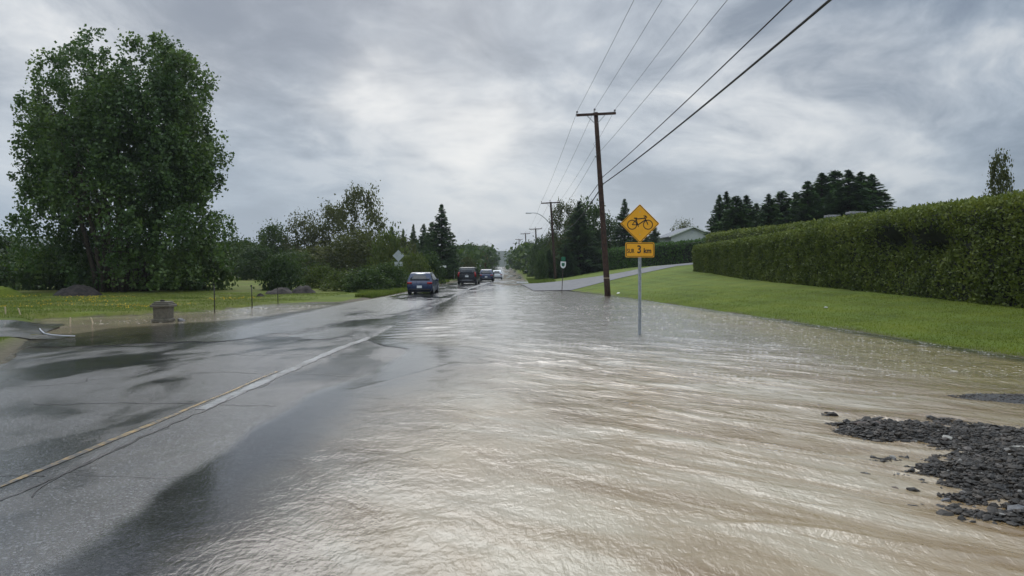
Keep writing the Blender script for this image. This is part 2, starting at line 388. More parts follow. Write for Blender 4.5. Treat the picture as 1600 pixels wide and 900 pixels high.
def water_mat():
    m, T, b = mat('muddy_water'); p = T.pos(); x, y, z = T.sep(p)
    dep, rap, grn = T.attr('depthf'), T.attr('rapid'), T.attr('green')
    # flow coordinates, long axis along the current (towards the lower right)
    rot = T.new('ShaderNodeVectorRotate', rotation_type='Z_AXIS'); T.put(rot.inputs[0], p); rot.inputs['Angle'].default_value = R(43); f = rot.outputs[0]
    fl = T.vm('MULTIPLY', f, (.28, 1, 1))
    slow = T.vm('MULTIPLY', p, (1.3, .62, 1))
    big = T.noise(fl, 2.0, 5, .6, .9)
    stk = T.noise(fl, .9, 6, .62, 1.2)
    mudc = T.ramp(T.m('ADD', T.m('MULTIPLY', stk, .75), T.m('MULTIPLY', T.noise(p, .6, 4, .6), .25)),
                  [(.40, (.235, .152, .068)), (.5, (.335, .25, .145)), (.60, (.43, .36, .25))])
    grey = T.mix(T.ss(x, -1.2, 2.4), (.195, .192, .168), mudc)
    mudc = T.mix(T.ss(T.noise(p, .5, 3, .5), .2, .8, .55, 1.), grey, mudc)
    mudc = T.mix(T.m('MULTIPLY', T.ss(y, 11, 20), .75), mudc, (.19, .175, .145))
    mudc = T.mix(grn, mudc, T.ramp(T.noise(fl, 1.3, 5, .6), [(.35, (.19, .135, .045)), (.65, (.29, .215, .085))]))
    mudc = T.mix(T.ss(x, -7.8, -8.8), mudc, T.mix(T.noise(p, .8, 4, .6), (.27, .20, .12), (.42, .35, .25)))
    # ripples: fine capillary, medium chop, broken rapids
    far = T.ss(y, 5, 45, 1, .0)
    cap = T.noise(slow, 17, 4, .62, .5)
    cap2 = T.noise(T.vm('MULTIPLY', p, (1.2, .65, 1)), 6.5, 4, .6, .7)
    chop = T.noise(T.vm('MULTIPLY', p, (.9, .8, 1)), 1.5, 4, .6, .6)
    shallow = T.m('MAXIMUM', T.ss(dep, .0, .8, .16, 1.), T.m('MAXIMUM', T.ss(y, 17, 22, 0, .55), T.ss(x, -7.6, -8.4, 0, 1.)))
    n = T.bump(cap, T.m('MULTIPLY', shallow, T.m('ADD', .18, T.m('MULTIPLY', far, .6))), .009)
    n = T.bump(cap2, T.m('MULTIPLY', shallow, T.m('MULTIPLY', T.ss(y, 9, 24, .8, 1.5), T.ss(x, -1, 3.5, .7, 1.6))), .013, n)
    n = T.bump(chop, T.m('MULTIPLY', shallow, T.ss(y, 9, 24, .6, .65)), .05, n)
    n = T.bump(T.m('ADD', big, T.m('MULTIPLY', stk, .8)), T.m('MULTIPLY', rap, .9), .055, n)
    n = T.bump(T.noise(T.vm('MULTIPLY', p, (1, .6, 1)), 5.5, 3, .6, 1.), T.m('MULTIPLY', grn, T.ss(x, 3, 5, 0, .9)), .045, n)
    df = T.new('ShaderNodeBsdfDiffuse'); T.put(df.inputs[0], mudc); T.put(df.inputs['Normal'], n)
    tr = T.new('ShaderNodeBsdfTransparent'); T.put(tr.inputs[0], T.mix(dep, (.95, .95, .95), (.75, .68, .55)))
    mx = T.new('ShaderNodeMixShader'); T.put(mx.inputs[0], dep); T.l.new(tr.outputs[0], mx.inputs[1]); T.l.new(df.outputs[0], mx.inputs[2])
    gl = T.new('ShaderNodeBsdfGlossy'); T.put(gl.inputs['Roughness'], T.m('ADD', T.ss(y, 8, 50, .09, .10), T.m('MULTIPLY', T.m('MULTIPLY', T.ss(x, -3.5, -5.), T.ss(x, -9., -8.2)), .09))); T.put(gl.inputs['Normal'], n); gl.inputs[0].default_value = (1, 1, 1, 1)
    fr = T.new('ShaderNodeFresnel'); fr.inputs[0].default_value = 1.52; T.put(fr.inputs['Normal'], T.vm('NORMALIZE', T.vm('ADD', n, (0, 0, .8))))
    m2 = T.new('ShaderNodeMixShader'); T.put(m2.inputs[0], fr.outputs[0]); T.l.new(mx.outputs[0], m2.inputs[1]); T.l.new(gl.outputs[0], m2.inputs[2])
    # thin film: the stones of the asphalt break the surface first
    film = T.ss(T.m('SUBTRACT', T.attr('film'), T.m('MULTIPLY', T.noise(p, 60, 3, .7), .9)), -.12, .12)
    m3 = T.new('ShaderNodeMixShader'); T.put(m3.inputs[0], film); t0 = T.new('ShaderNodeBsdfTransparent')
    T.l.new(t0.outputs[0], m3.inputs[1]); T.l.new(m2.outputs[0], m3.inputs[2])
    T.l.new(m3.outputs[0], T.n['Material Output'].inputs[0])
    return m
M['water'] = water_mat()

# ------------------------------------------------------------------ ground, road, water
def axis(parts):
    out = []
    for a, b, s in parts: out += list(np.arange(a, b, s))
    return np.array(out+[parts[-1][1]])
xs = axis([(-1500, -300, 100), (-300, -60, 12), (-60, -18, 2), (-18, -6, .25), (-6, 4, 1), (4, 24, .5), (24, 60, 2), (60, 300, 15), (300, 1500, 100)])
ys = axis([(-60, 0, 5), (0, 10, .5), (10, 45, .25), (45, 100, 1), (100, 400, 10), (400, 3000, 100)])
def ground_z(x, y):
    z = H(x, y)-.06*paved(x, y)
    onright = sst(x, WR(y)+0, WR(y)+3)*(1-sst(y, 60, 150))
    edge = np.minimum(np.abs(x-WR(y)), 1)
    z = z+.02*fbm(x*.8, y*.8, 0, 3, 3)*np.clip(sst(x, WR(y), WR(y)+1)+sst(-x, 10, 12), 0, 1)+.012*fbm(x*1.3, y*1.3, 0, 3, 9)*(1-paved(x, y))
    return np.where(y < -30, z, z)
V, F, X, Y = grid(xs, ys, ground_z)
g = struct(mk('ground', V, F, M['grass']))
mudv = np.clip((1-sst(X, WR(Y)-.1, WR(Y)+.12))*sst(X, LP(Y)-1.2, LP(Y)-.2)+(H(X, Y) < .01)*(X < -6)*(Y > 19.5)*(Y < 43), 0, 1)
mudv = np.clip(mudv+(np.abs(X-LP(Y)) < .9)*(Y > 24)*(Y < 90)*.6*(X < 0), 0, 1)
mudv = np.where((X < -9.6) & (X > -10.9+0*Y) & (Y < 16.5), np.maximum(mudv, .8), mudv)
fattr(g, 'mud', mudv)

def strip_sheet(name, ys, lf, rf, nu, zf, m, parent=None):
    u = np.linspace(0, 1, nu); Y = np.repeat(ys[:, None], nu, 1); X = lf(ys)[:, None]*(1-u)+rf(ys)[:, None]*u
    Z = zf(X, Y); V = np.stack([X.ravel(), Y.ravel(), Z.ravel()], 1)
    return mk(name, V, gfaces(len(ys), nu), m, parent), X, Y
def road_z(x, y): return H(x, y)+roadn(x, y)*(1-sst(np.abs(y), 50, 90))
yr = np.concatenate([np.arange(-12, 3, .3), np.arange(3, 30, .07), np.arange(30, 90, .4), np.arange(90, 420, 5), np.arange(420, 800, 30)])
struct(strip_sheet('road', yr, lambda y: LP(y)+.12*fbm(y*1.7, 0*y, 0, 3, 21), lambda y: np.where(y < 62, XC(y)+4.3, np.minimum(WR(y)-.1, XC(y)+4.3)), 110, road_z, M['asphalt'])[0])
# side driveway on the left
xd = np.arange(-60, -11.4, .3)
def sd(name, ya, yb):
    v = np.linspace(0, 1, 30); X = np.repeat(xd[:, None], 30, 1)
    Ya = ya(xd)[:, None]*(1-v)+yb(xd)[:, None]*v
    Z = np.maximum(H(X, Ya), .0)+.016+.012*fbm(X*1.1, Ya*1.1, 0, 3, 8)
    V = np.stack([X.ravel(), Ya.ravel(), Z.ravel()], 1); return mk(name, V, gfaces(len(xd), 30), M['asphalt'])
struct(sd('side_driveway', lambda x: 18.9+.15*fbm(x*.9, 0*x, 0, 3, 2)+(-12-x)*.02, lambda x: np.where(x > -12.8, 20.+0*x, 20.+np.clip(-12.8-x, 0, 1.7)*2.4+.15*fbm(x*.9, 0*x, 0, 3, 4))))
# right driveway climbing between the lawns
lo = np.array([(1.7, 58.2), (4.7, 59.5), (7, 63.), (9.6, 66.5), (13.5, 70.5), (18, 75), (30, 84), (45, 92)])
hi = np.array([(1.0, 83), (4.2, 82), (7.2, 80.5), (9.5, 79.5), (12, 79.8), (17.5, 84), (30, 95), (44, 104)])
tt = np.linspace(0, 7, 120); L2 = np.stack([np.interp(tt, range(8), lo[:, k]) for k in (0, 1)], 1); H2 = np.stack([np.interp(tt, range(8), hi[:, k]) for k in (0, 1)], 1)
u = np.linspace(0, 1, 16)[None, :, None]; P = L2[:, None]*(1-u)+H2[:, None]*u; DX, DY = P[..., 0], P[..., 1]
struct(mk('right_driveway', np.stack([DX.ravel(), DY.ravel(), (np.maximum(H(DX, DY), .0)+.035).ravel()], 1), gfaces(120, 16), M['drive']))
# water
xw = axis([(-18.5, -6, .16), (-6, 5.6, .045), (5.6, 13, .1)])
yw = np.concatenate([np.arange(-10, 3, .4)]+[np.array([3*1.0058**i for i in range(590)])])
yw = yw[yw < 88]
X, Y = np.meshgrid(xw, yw)
Hs = np.where(paved(X, Y) > .5, H(X, Y)+roadn(X, Y), ground_z(X, Y)); depth = np.clip(-Hs, 0, 1)
# rapid water: a fan from the crossing flow to the lower right
ca, sa = math.cos(R(-43)), math.sin(R(-43))
U = X*ca+Y*sa; Vv = -X*sa+Y*ca
rap = sst(X+.22*(Y-8), -.3, 2.4)*(1-sst(Y, 15, 24))*(1-sst(X-.0*(Y), 4.6+.05*Y, 7.0+.05*Y))
rap2 = np.exp(-((Y-(15.2+.55*np.abs(X-.3)**1.1*.3))/1.4)**2)*sst(X, -2, 0)*(1-sst(X, 5, 8))
rap = np.clip(rap+.6*rap2, 0, 1)
grn = sst(X-(4.3+.13*Y*0), 1.2, 4.5)*(1-sst(Y, 35, 60))+.3*sst(X, 5, 8)*(1-sst(Y, 60, 80))
grn = np.clip(grn+.75*(X < -7.6)*(1-sst(Y, 30, 38)), 0, 1)
calm = 1-.25*sst(Y, 12, 22)
wv = .011*calm*fbm(X*1.1+.3*Y, Y*.9, 0, 3, 31)+.026*sst(Y, 15, 24)*fbm(X*1.3-.2*Y, Y*1.25, 0, 3, 38)+.005*calm*fbm(X*3.4, Y*2.4+X, 0, 3, 36)
rdg = (1-np.abs(fbm(U*.22+.5*fbm(X*.5, Y*.5, 0, 2, 41), Vv*1.5, 0, 3, 44)))**9
wv = wv+rap*.022*rdg+rap*(.017*fbm(U*.55+.4*fbm(X*.7, Y*.7, 0, 2, 40), Vv*1.7, 0, 4, 33)+.013*fbm(U*1.5, Vv*4.0, 0, 3, 35))
# the lip where the sheet pours over the edge of the lane
lipy = 14.35+.25*np.sin(X*1.3)+np.clip(-1.2-X, 0, 2)*-2.6
wv = wv+.02*np.exp(-((Y-lipy)/.13)**2)*sst(X, -3.0, -1.2)*(1-sst(X, 1.6, 2.6))
# standing wave crest low in the frame
cr = 5.35-.42*(X-1.5)+.05*np.sin(X*4)
wv = wv+.028*np.exp(-((Y-cr)/.07)**2)*sst(X, 1.3, 1.8)*(1-sst(X, 2.9, 3.6))
# ripples spreading off the centre line where the flow leaves the lane
wv = wv+.012*np.sin((Y-.55*X)*6.5)*sst(X, -4, -3.2)*(1-sst(X, -2.2, -.8))*sst(Y, 18.5, 20)*(1-sst(Y, 25, 34))
amp = np.clip(depth/.11, 0.04, 1)
Z = wv*amp
Z = np.where(Y > 60, np.minimum(Z, .004), Z)
w = mk('water', np.stack([X.ravel(), Y.ravel(), Z.ravel()], 1), gfaces(len(yw), len(xw)), M['water'])
struct(w)
fattr(w, 'film', sst(depth, -.003, .034)*1.15); fattr(w, 'depthf', np.clip(.76*sst(depth, .045, .11)+.24*sst(depth, .03, .06), 0, 1)); fattr(w, 'rapid', rap*np.clip(depth/.1, 0, 1)); fattr(w, 'green', grn)

# paint and cracks on the asphalt
def ribbon(name, pts, widths, m, dz=.005, zf=None):
    V = []; F = []
    for i, (x, y) in enumerate(pts):
        a = pts[max(i-1, 0)]; b = pts[min(i+1, len(pts)-1)]; tx, ty = b[0]-a[0], b[1]-a[1]; L = math.hypot(tx, ty) or 1
        nx, ny = -ty/L, tx/L; wd = widths[i] if hasattr(widths, '__len__') else widths
        for s in (-.5, .5):
            px, py = x+nx*wd*s, y+ny*wd*s; V.append((px, py, float(road_z(px, py))+dz))
        if i: F.append((2*i-2, 2*i-1, 2*i+1, 2*i))
    return mk(name, V, F, m)
def paint_mat(name, col, lo_=.42, hi_=.56):
    m, T, b = mat(name); p = T.pos(); n = T.noise(p, 9, 6, .75); n2 = T.noise(p, .6, 3, .6)
    f = T.ss(T.m('ADD', T.m('MULTIPLY', n, .6), T.m('MULTIPLY', n2, .4)), lo_, hi_)
    T.put(b.inputs['Base Color'], T.mix(f, (.045, .045, .045), col)); b.inputs['Roughness'].default_value = .35
    T.put(b.inputs['Normal'], T.bump(T.noise(p, 150, 2, .6), .5, .003)); return m
M['yline'] = paint_mat('worn_yellow_paint', (.42, .26, .07), .44, .60)
M['wline'] = paint_mat('worn_pale_paint', (.24, .24, .24), .40, .58)
M['crack'] = simple('crack_filler', (.006, .006, .007), .35, 0, .2, 9)
yy = np.arange(2.5, 13, .1)
struct(ribbon('yellow_centre_line', [(float(XC(y))-.10+.008*math.sin(y*3), y) for y in yy], [.06+.02*math.sin(y) for y in yy], M['yline'], .006))
yy = np.arange(9.5, 19.6, .1)
struct(ribbon('pale_joint_strip', [(float(XC(y))+.07, y) for y in yy], [.15+.02*math.sin(y*5)+.03*random.random() for y in yy], M['wline'], .0045))
yy = np.arange(60, 90, .5)
struct(ribbon('far_centre_line', [(float(XC(y)), y) for y in yy], [.22]*len(yy), M['wline'], .008))
def crack(name, pts, wmin, wmax, seed, jit=.04):
    out = []; wd = []
    for (x0, y0), (x1, y1) in zip(pts[:-1], pts[1:]):
        n = max(2, int(math.hypot(x1-x0, y1-y0)/.07))
        for i in range(n):
            t = i/n; x, y = x0+(x1-x0)*t, y0+(y1-y0)*t
            a, b = float(fbm(x*2+y*2, seed*3.1, 0, 4, seed)), float(fbm(x*2-y*1.5, seed*5.7, 0, 4, seed+9))
            out.append((x+jit*a, y+jit*b)); wd.append(wmin+(wmax-wmin)*(.5+.5*float(fbm(x*5, y*5, 0, 3, seed+4))))
    return struct(ribbon(name, out, wd, M['crack'], .0052))
crack('pavement_crack', [(-4.0, 2.5), (-4.0, 6), (-3.93, 10), (-3.82, 14), (-3.7, 19)], .008, .035, 3, .12)
crack('pavement_crack', [(-3.85, 5.9), (-3.98, 7), (-3.92, 8.5)], .006, .02, 5, .1)
crack('pavement_crack', [(-9.3, 6.25), (-6.5, 6.45), (-4.0, 6.4)], .008, .022, 7, .15)
crack('pavement_crack', [(-4.0, 6.55), (-3.2, 6.5), (-2.7, 6.7)], .004, .012, 8, .1)
for i, (yv, x0, x1) in enumerate([(9.9, -6.5, -3.0), (12.7, -5.6, -2.6), (15.3, -6.2, -1.8), (17.9, -6.8, -2.9), (19.2, -8.3, -3.6)]):
    crack('pavement_crack', [(x0, yv+.1), ((x0+x1)/2, yv), (x1, yv-.05)], .01, .03, 20+i, .2)
crack('pavement_crack', [(-8.6, 8.5), (-8.2, 10.5), (-8.4, 12.5)], .006, .02, 30, .3)
crack('pavement_crack', [(-7.9, 11.0), (-6.6, 12.5), (-6.2, 14)], .006, .02, 32, .4)

# ------------------------------------------------------------------ gravel washed onto the road edge
def rocks_mesh(name, P, S, m, seed, flat=.6):
    rg = np.random.default_rng(seed)
    ico = np.array([(0, 0, 1), (.89, 0, .45), (.28, .85, .45), (-.72, .53, .45), (-.72, -.53, .45), (.28, -.85, .45), (.72, .53, -.45), (-.28, .85, -.45), (-.89, 0, -.45), (-.28, -.85, -.45), (.72, -.53, -.45), (0, 0, -1)])
    fc = np.array([(0,1,2),(0,2,3),(0,3,4),(0,4,5),(0,5,1),(1,6,2),(2,7,3),(3,8,4),(4,9,5),(5,10,1),(2,6,7),(3,7,8),(4,8,9),(5,9,10),(1,10,6),(6,11,7),(7,11,8),(8,11,9),(9,11,10),(10,11,6)])
    n = len(P); sc = np.stack([rg.uniform(.7, 1.3, n), rg.uniform(.5, 1.0, n), rg.uniform(.3, .8, n)*flat*1.4], 1)
    v = ico[None]*rg.uniform(.72, 1.25, (n, 12, 1))*sc[:, None]
    ax = rg.uniform(-.5, .5, n); az = rg.uniform(0, 6.28, n)
    c, s = np.cos(ax)[:, None], np.sin(ax)[:, None]; y, z = v[..., 1]*c-v[..., 2]*s, v[..., 1]*s+v[..., 2]*c; x = v[..., 0]
    c, s = np.cos(az)[:, None], np.sin(az)[:, None]; v = np.stack([x*c-y*s, x*s+y*c, z], 2)*S[:, None, None]+P[:, None]
    F = (fc[None]+np.arange(n)[:, None, None]*12).reshape(-1, 3)
    o = mk(name, v.reshape(-1, 3), F, m, None, False); fattr(o, 'rk', np.repeat(rg.random(n), 12)); return o
def gravel_mat():
    m, T, b = mat('wet_slate_gravel'); r = T.attr('rk'); p = T.pos()
    c = T.ramp(r, [(0, (.014, .010, .006)), (.6, (.034, .025, .016)), (.9, (.070, .052, .034)), (.965, (.12, .095, .08)), (1, (.3, .28, .25))])
    T.put(b.inputs['Base Color'], T.mix(T.m('MULTIPLY', T.noise(p, 60, 3, .6), .5), c, (.035, .035, .036))); b.inputs['Roughness'].default_value = .5; b.inputs['Specular IOR Level'].default_value = .3
    T.put(b.inputs['Normal'], T.bump(T.noise(p, 70, 4, .6), .5, .006)); return m
M['gravel'] = gravel_mat()
def bar_h(x, y):
    """height of the gravel bar above the water"""
    # axis from the tip at (3.6,9.0) running to the right and towards the camera
    poly = [(3.75, 9.15), (4.35, 9.2), (5.1, 8.9), (6.2, 8.2), (8.5, 6.9), (9.5, 5.0), (7.5, 3.0), (5.0, 3.9), (3.55, 4.85), (3.3, 5.25), (3.25, 5.8), (3.45, 6.25), (3.12, 6.55), (3.3, 6.9), (3.75, 7.2), (4.1, 7.7), (3.8, 8.3)]
    x = np.asarray(x, float); y = np.asarray(y, float); ins = np.zeros(x.shape, bool); d = np.full(x.shape, 9.)
    for (ax, ay), (bx, by) in zip(poly, poly[1:]+poly[:1]):
        t = np.clip(((x-ax)*(bx-ax)+(y-ay)*(by-ay))/((bx-ax)**2+(by-ay)**2), 0, 1)
        d = np.minimum(d, np.hypot(x-ax-t*(bx-ax), y-ay-t*(by-ay)))
        ins ^= ((ay > y) != (by > y)) & (x < (bx-ax)*(y-ay)/((by-ay) if by != ay else 1e-9)+ax)
    s = np.where(ins, d, -d)
    return np.clip(s, -.6, 1.0)*.075-.012+.085*fbm(x*1.5, y*2.1, 0, 4, 51)*sst(s, -.7, .3)
V, F, X, Y = grid(np.arange(2.4, 10, .05), np.arange(2.6, 10, .05), lambda x, y: bar_h(x, y))
keep = (V[F][:, :, 2].max(1) > -.10); F = F[keep]
def bank_mat():
    m, T, b = mat('silt_and_grit'); p = T.pos(); n = T.noise(p, 30, 5, .7)
    T.put(b.inputs['Base Color'], T.mix(n, (.012, .012, .013), (.045, .043, .04))); b.inputs['Roughness'].default_value = .4
    T.put(b.inputs['Normal'], T.bump(T.m('ADD', n, T.vor(p, 45)), .9, .02)); return m
M['bank'] = bank_mat()
struct(mk('gravel_bank', V, F, M['bank']))
rg = np.random.default_rng(4)
px, py = rg.uniform(2.9, 7.6, 110000), rg.uniform(4.2, 9.6, 110000); h = bar_h(px, py)
k = (h > -.022) & (rg.random(110000) < np.clip(.25+1.2*sst(h, -.04, .03), 0, 1)) & (np.abs(px/py) < .9)
px, py, h = px[k][:34000], py[k][:34000], h[k][:34000]
sz = np.clip(.007*np.exp(rg.normal(0, .75, len(px)))+.004, .005, .055)
stuff(rocks_mesh('gravel', np.stack([px, py, h+sz*.25], 1), sz, M['gravel'], 5), 'dark wet slate gravel washed into a bar at the right edge of the water', 'gravel')
rockm = {'b': simple('brown_rock', (.10, .065, .05), .5, 0, .3, 12, .4, .006), 'g': simple('grey_rock', (.10, .10, .105), .45, 0, .3, 12, .4, .006), 'p': simple('pale_rock', (.32, .30, .26), .5, 0, .2, 12, .4, .004), 'k': simple('black_rock', (.02, .02, .022), .4, 0, .3, 12, .4, .006)}
for i, (qx, qy, s, c, lab) in enumerate([(1343, 670, .085, 'b', 'largest brown rock at the upper left tip of the gravel bar'), (1371, 671, .06, 'b', 'brown rock just right of the largest rock on the gravel bar tip'),
        (1368, 661, .04, 'k', 'small black rock in the water above the gravel bar tip'), (1480, 690, .06, 'p', 'pale flat stone near the top edge of the gravel bar'), (1590, 708, .06, 'p', 'pale pinkish stone at the right end of the gravel bar top edge'),
        (1477, 783, .07, 'g', 'grey stone at the lower edge of the gravel bar'), (1590, 802, .08, 'g', 'grey slab stone at the right side of the gravel bar'), (1399, 763, .05, 'b', 'reddish stone on the lower left lobe of the gravel bar'), (1280, 633, .03, 'k', 'lone tiny black stone in the water left of the gravel bar')]):
    D = 2137/(qy-418); P = np.array([[at(qx, D), D, 0.]]); P[0, 2] = max(float(bar_h(P[0, 0], P[0, 1])), -.02)+s*.3
    o = rocks_mesh('rock', P*0, np.array([s]), rockm[c], 60+i); o.location = P[0]; tag(o, lab, 'rock')
# second, barely drowned gravel patch nearer the lawn
V, F, X, Y = grid(np.arange(5.2, 9.4, .08), np.arange(9.2, 11.8, .08), lambda x, y: .03-.10*(((x-7.3)/1.9)**2+((y-10.4-.12*(7.3-x))/.7)**2)+.02*fbm(x*3, y*3, 0, 3, 61))
F = F[V[F][:, :, 2].max(1) > -.10]
struct(mk('drowned_gravel_bank', V, F, M['bank']))
px, py = rg.uniform(5.3, 9.2, 9000), rg.uniform(9.3, 11.6, 9000); h = .03-.10*(((px-7.3)/1.9)**2+((py-10.4-.12*(7.3-px))/.7)**2)
k = h > -.015; px, py, h = px[k][:2500], py[k][:2500], h[k][:2500]; sz = np.clip(.012*np.exp(rg.normal(0, .5, len(px))), .006, .04)
stuff(rocks_mesh('gravel_patch', np.stack([px, py, h], 1), sz, M['gravel'], 6), 'dark gravel barely breaking the brown water beside the lawn', 'gravel')

# pale flecks: sky glints modelled by the lawn, froth where the flow leaves the field
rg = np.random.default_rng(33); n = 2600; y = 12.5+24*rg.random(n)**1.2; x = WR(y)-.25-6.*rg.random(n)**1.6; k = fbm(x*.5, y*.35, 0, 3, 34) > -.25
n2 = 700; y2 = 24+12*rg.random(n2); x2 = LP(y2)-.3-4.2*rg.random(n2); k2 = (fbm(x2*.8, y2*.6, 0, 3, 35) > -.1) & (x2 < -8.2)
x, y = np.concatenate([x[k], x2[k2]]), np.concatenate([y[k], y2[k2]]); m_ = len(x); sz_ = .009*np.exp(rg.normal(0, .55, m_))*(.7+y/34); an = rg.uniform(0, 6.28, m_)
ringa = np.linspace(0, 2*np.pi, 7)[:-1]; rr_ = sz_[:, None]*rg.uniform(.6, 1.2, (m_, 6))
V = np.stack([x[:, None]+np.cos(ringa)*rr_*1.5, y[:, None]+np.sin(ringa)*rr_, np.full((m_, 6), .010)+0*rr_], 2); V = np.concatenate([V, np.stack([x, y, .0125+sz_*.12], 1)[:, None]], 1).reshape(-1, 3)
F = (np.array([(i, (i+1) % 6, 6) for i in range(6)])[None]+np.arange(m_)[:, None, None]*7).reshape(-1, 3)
stuff(mk('glint_froth', V, F, simple('pale_glint_froth', (.50, .46, .38), .6, 0, .1, 9)), 'small pale flecks modelling sky glints and froth on the brown flood water', 'glint_froth')

# ------------------------------------------------------------------ foliage
def kites(C, size, rg, up=0., asp=.62, nrm=None, axis_=None):
    """leaf shaped quads at centres C"""
    n = len(C); a = rg.normal(size=(n, 3)) if axis_ is None else axis_+rg.normal(size=(n, 3))*.25
    a[:, 2] += up; a /= np.linalg.norm(a, axis=1, keepdims=True)
    b = np.cross(a, rg.normal(size=(n, 3)) if nrm is None else nrm+rg.normal(size=(n, 3))*.35); b /= np.linalg.norm(b, axis=1, keepdims=True)+1e-9
    s = (size*rg.uniform(.6, 1.35, n))[:, None] if np.isscalar(size) else (size*rg.uniform(.7, 1.3, n))[:, None]
    V = np.stack([C-a*s*.5, C+b*s*asp*.5+a*s*.05, C+a*s*.5, C-b*s*asp*.5+a*s*.05], 1)
    return V.reshape(-1, 3), np.repeat(rg.random(n), 4)
def qf(n): return np.arange(n*4).reshape(n, 4)
def crown(seed, prof, ncl, per, leaf, crad, squash=1., gap=0., lo=0.05, up=0.):
    """unit crown: height 0..1, radius 1 (before scaling); prof(h) -> radius"""
    rg = np.random.default_rng(seed); out = []
    while len(out) < ncl:
        h = rg.uniform(lo, 1); th = rg.uniform(0, 2*math.pi); rr = rg.random()**.42
        r = prof(h)*(1+.20*float(fbm(math.cos(th)*1.5, math.sin(th)*1.5, h*4, 2, seed)))
        if rg.random() > (r+.08)/1.05: continue
        x, y = rr*r*math.cos(th), rr*r*math.sin(th)
        if gap and float(fbm(x*3.1+5, y*3.1, h*5, 3, seed+3)) < gap*(1 if h > .3 or ncl < 1000 else 3): continue
        out.append((x, y, h))
    return np.array(out)
def branch_mb(seed, n, top, R_, th=.02, stems=1, h0=.0):
    rg = random.Random(seed); mb = MB()
    for s in range(stems):
        a = rg.uniform(0, 6.28); sp = (.5 if stems > 1 else .04)*R_
        tx, ty = math.cos(a)*sp*rg.uniform(.4, 1.3), math.sin(a)*sp*rg.uniform(.4, 1.3); hh = top*rg.uniform(.8, 1)
        bx, by = tx*.12, ty*.12
        st = [(bx+(tx-bx)*t**1.3+rg.uniform(-.02, .02)*R_*t, by+(ty-by)*t**1.3+rg.uniform(-.02, .02)*R_*t, hh*t) for t in np.linspace(0, 1, 9)]
        r0 = th*(1 if stems == 1 else .6); mb.tube(st, [r0*(1-.85*t)+.001 for t in np.linspace(0, 1, 9)], 7)
        for k in range(n//stems):
            i = rg.randint(2, 7); p = Vector(st[i]); b = rg.uniform(0, 6.28); L = R_*rg.uniform(.35, .8)*(1.1-p.z/top*.6)
            e = p+Vector((math.cos(b)*L, math.sin(b)*L, L*rg.uniform(.3, .9)/max(R_, .01)*.25*top))
            mid = p.lerp(e, .5)+Vector((0, 0, -.02*top))
            mb.tube([p, mid, e], [r0*.35, r0*.22, r0*.06], 5)
    return mb
def tree(name, label, cat, px, D, top, wpx, kind='decid', variant=None, x=None, group=None, base=None):
    """place one tree by where its foot stands (bearing, distance) and its real height and spread"""
    X = at(px, D) if x is None else x; z0 = gz(X, D)-.05 if base is None else base
    h = zat(top, D)-z0; r = wpx/2*D/FPX*(1.35 if kind == 'spruce' else 1)
    P = PROTO[kind]; pr = P[(variant if variant is not None else random.randrange(len(P))) % len(P)]
    t = thing(name, label, cat, (X, D, z0), random.uniform(0, 6.28), group)
    for nm, me in pr:
        o = link(bpy.data.objects.new(nm, me), t); o.scale = (r, r, h)
    return t
PROTO = {}
def proto(kind, meshes): PROTO.setdefault(kind, []).append(meshes)
def grab(o): me = o.data; nm = o.name.split('.')[0]; bpy.data.objects.remove(o); return (nm, me)
def dec_proto(kind, m, seed, prof, ncl, per, leaf, crad, gap, lo, ratio, stems=1, bark='bark'):
    """ratio = height/radius so clumps and leaves stay round after scaling"""
    rg = np.random.default_rng(seed+100); c = crown(seed, prof, ncl, per, leaf, crad, 1, gap, lo)
    k = np.clip(rg.normal(1, .35, len(c)), .4, 2)
    P = (c[:, None]+rg.normal(size=(len(c), per, 3))*crad*k[:, None, None]*np.array([1, 1, 1.1/ratio])).reshape(-1, 3)
    P[:, 2] = np.maximum(P[:, 2], .005)
    S_ = P*np.array([1, 1, ratio]); V, lf = kites(S_, leaf, rg); V[:, 2] /= ratio; lf = .5*lf+.5*np.repeat(rg.random(len(c)), per*4)
    o = mk('crown', V, qf(len(P)), M[m], None, False); fattr(o, 'leaf', lf); cr = grab(o)
    mb = branch_mb(seed, 16, .82, .8, .035 if stems == 1 else .03, stems); b = mb.build('trunk', M[bark], None, True)
    proto(kind, [cr, grab(b)])
egg = lambda h: math.sqrt(max(0, 1-((h-.55)/.5)**2))
for s in range(4): dec_proto('decid', 'decid', 10+s, lambda h: math.sqrt(max(0, 1-((h-.5)/.52)**2)), 150, 42, .11, .13, -.25, .06, 2.2)
for s in range(3): dec_proto('airy', 'olive', 20+s, lambda h: math.sqrt(max(0, 1-((h-.58)/.46)**2)), 165, 34, .085, .11, -.10, .12, 2.4, 3)
for s in range(3): dec_proto('shrub', 'decid', 30+s, lambda h: math.sqrt(max(0, 1-((h-.3)/.7)**2)), 130, 36, .11, .13, -.35, .0, 1.1, 4)
for s in range(2): dec_proto('limeshrub', 'lime', 40+s, lambda h: math.sqrt(max(0, 1-((h-.3)/.7)**2)), 120, 34, .10, .13, -.3, .0, 1.1, 4)
for s in range(2): dec_proto('olivetree', 'olive', 45+s, lambda h: math.sqrt(max(0, 1-((h-.45)/.55)**2)), 140, 36, .10, .12, -.25, .03, 2.0, 2)
dec_proto('rust', 'rust', 50, egg, 110, 30, .11, .13, -.25, .06, 1.8)
dec_proto('birch', 'olive', 55, lambda h: .95*math.sqrt(max(0, 1-((h-.45)/.56)**2))*(1-.25*h), 170, 30, .09, .10, -.2, .06, 2.6, 2, 'birchbark')
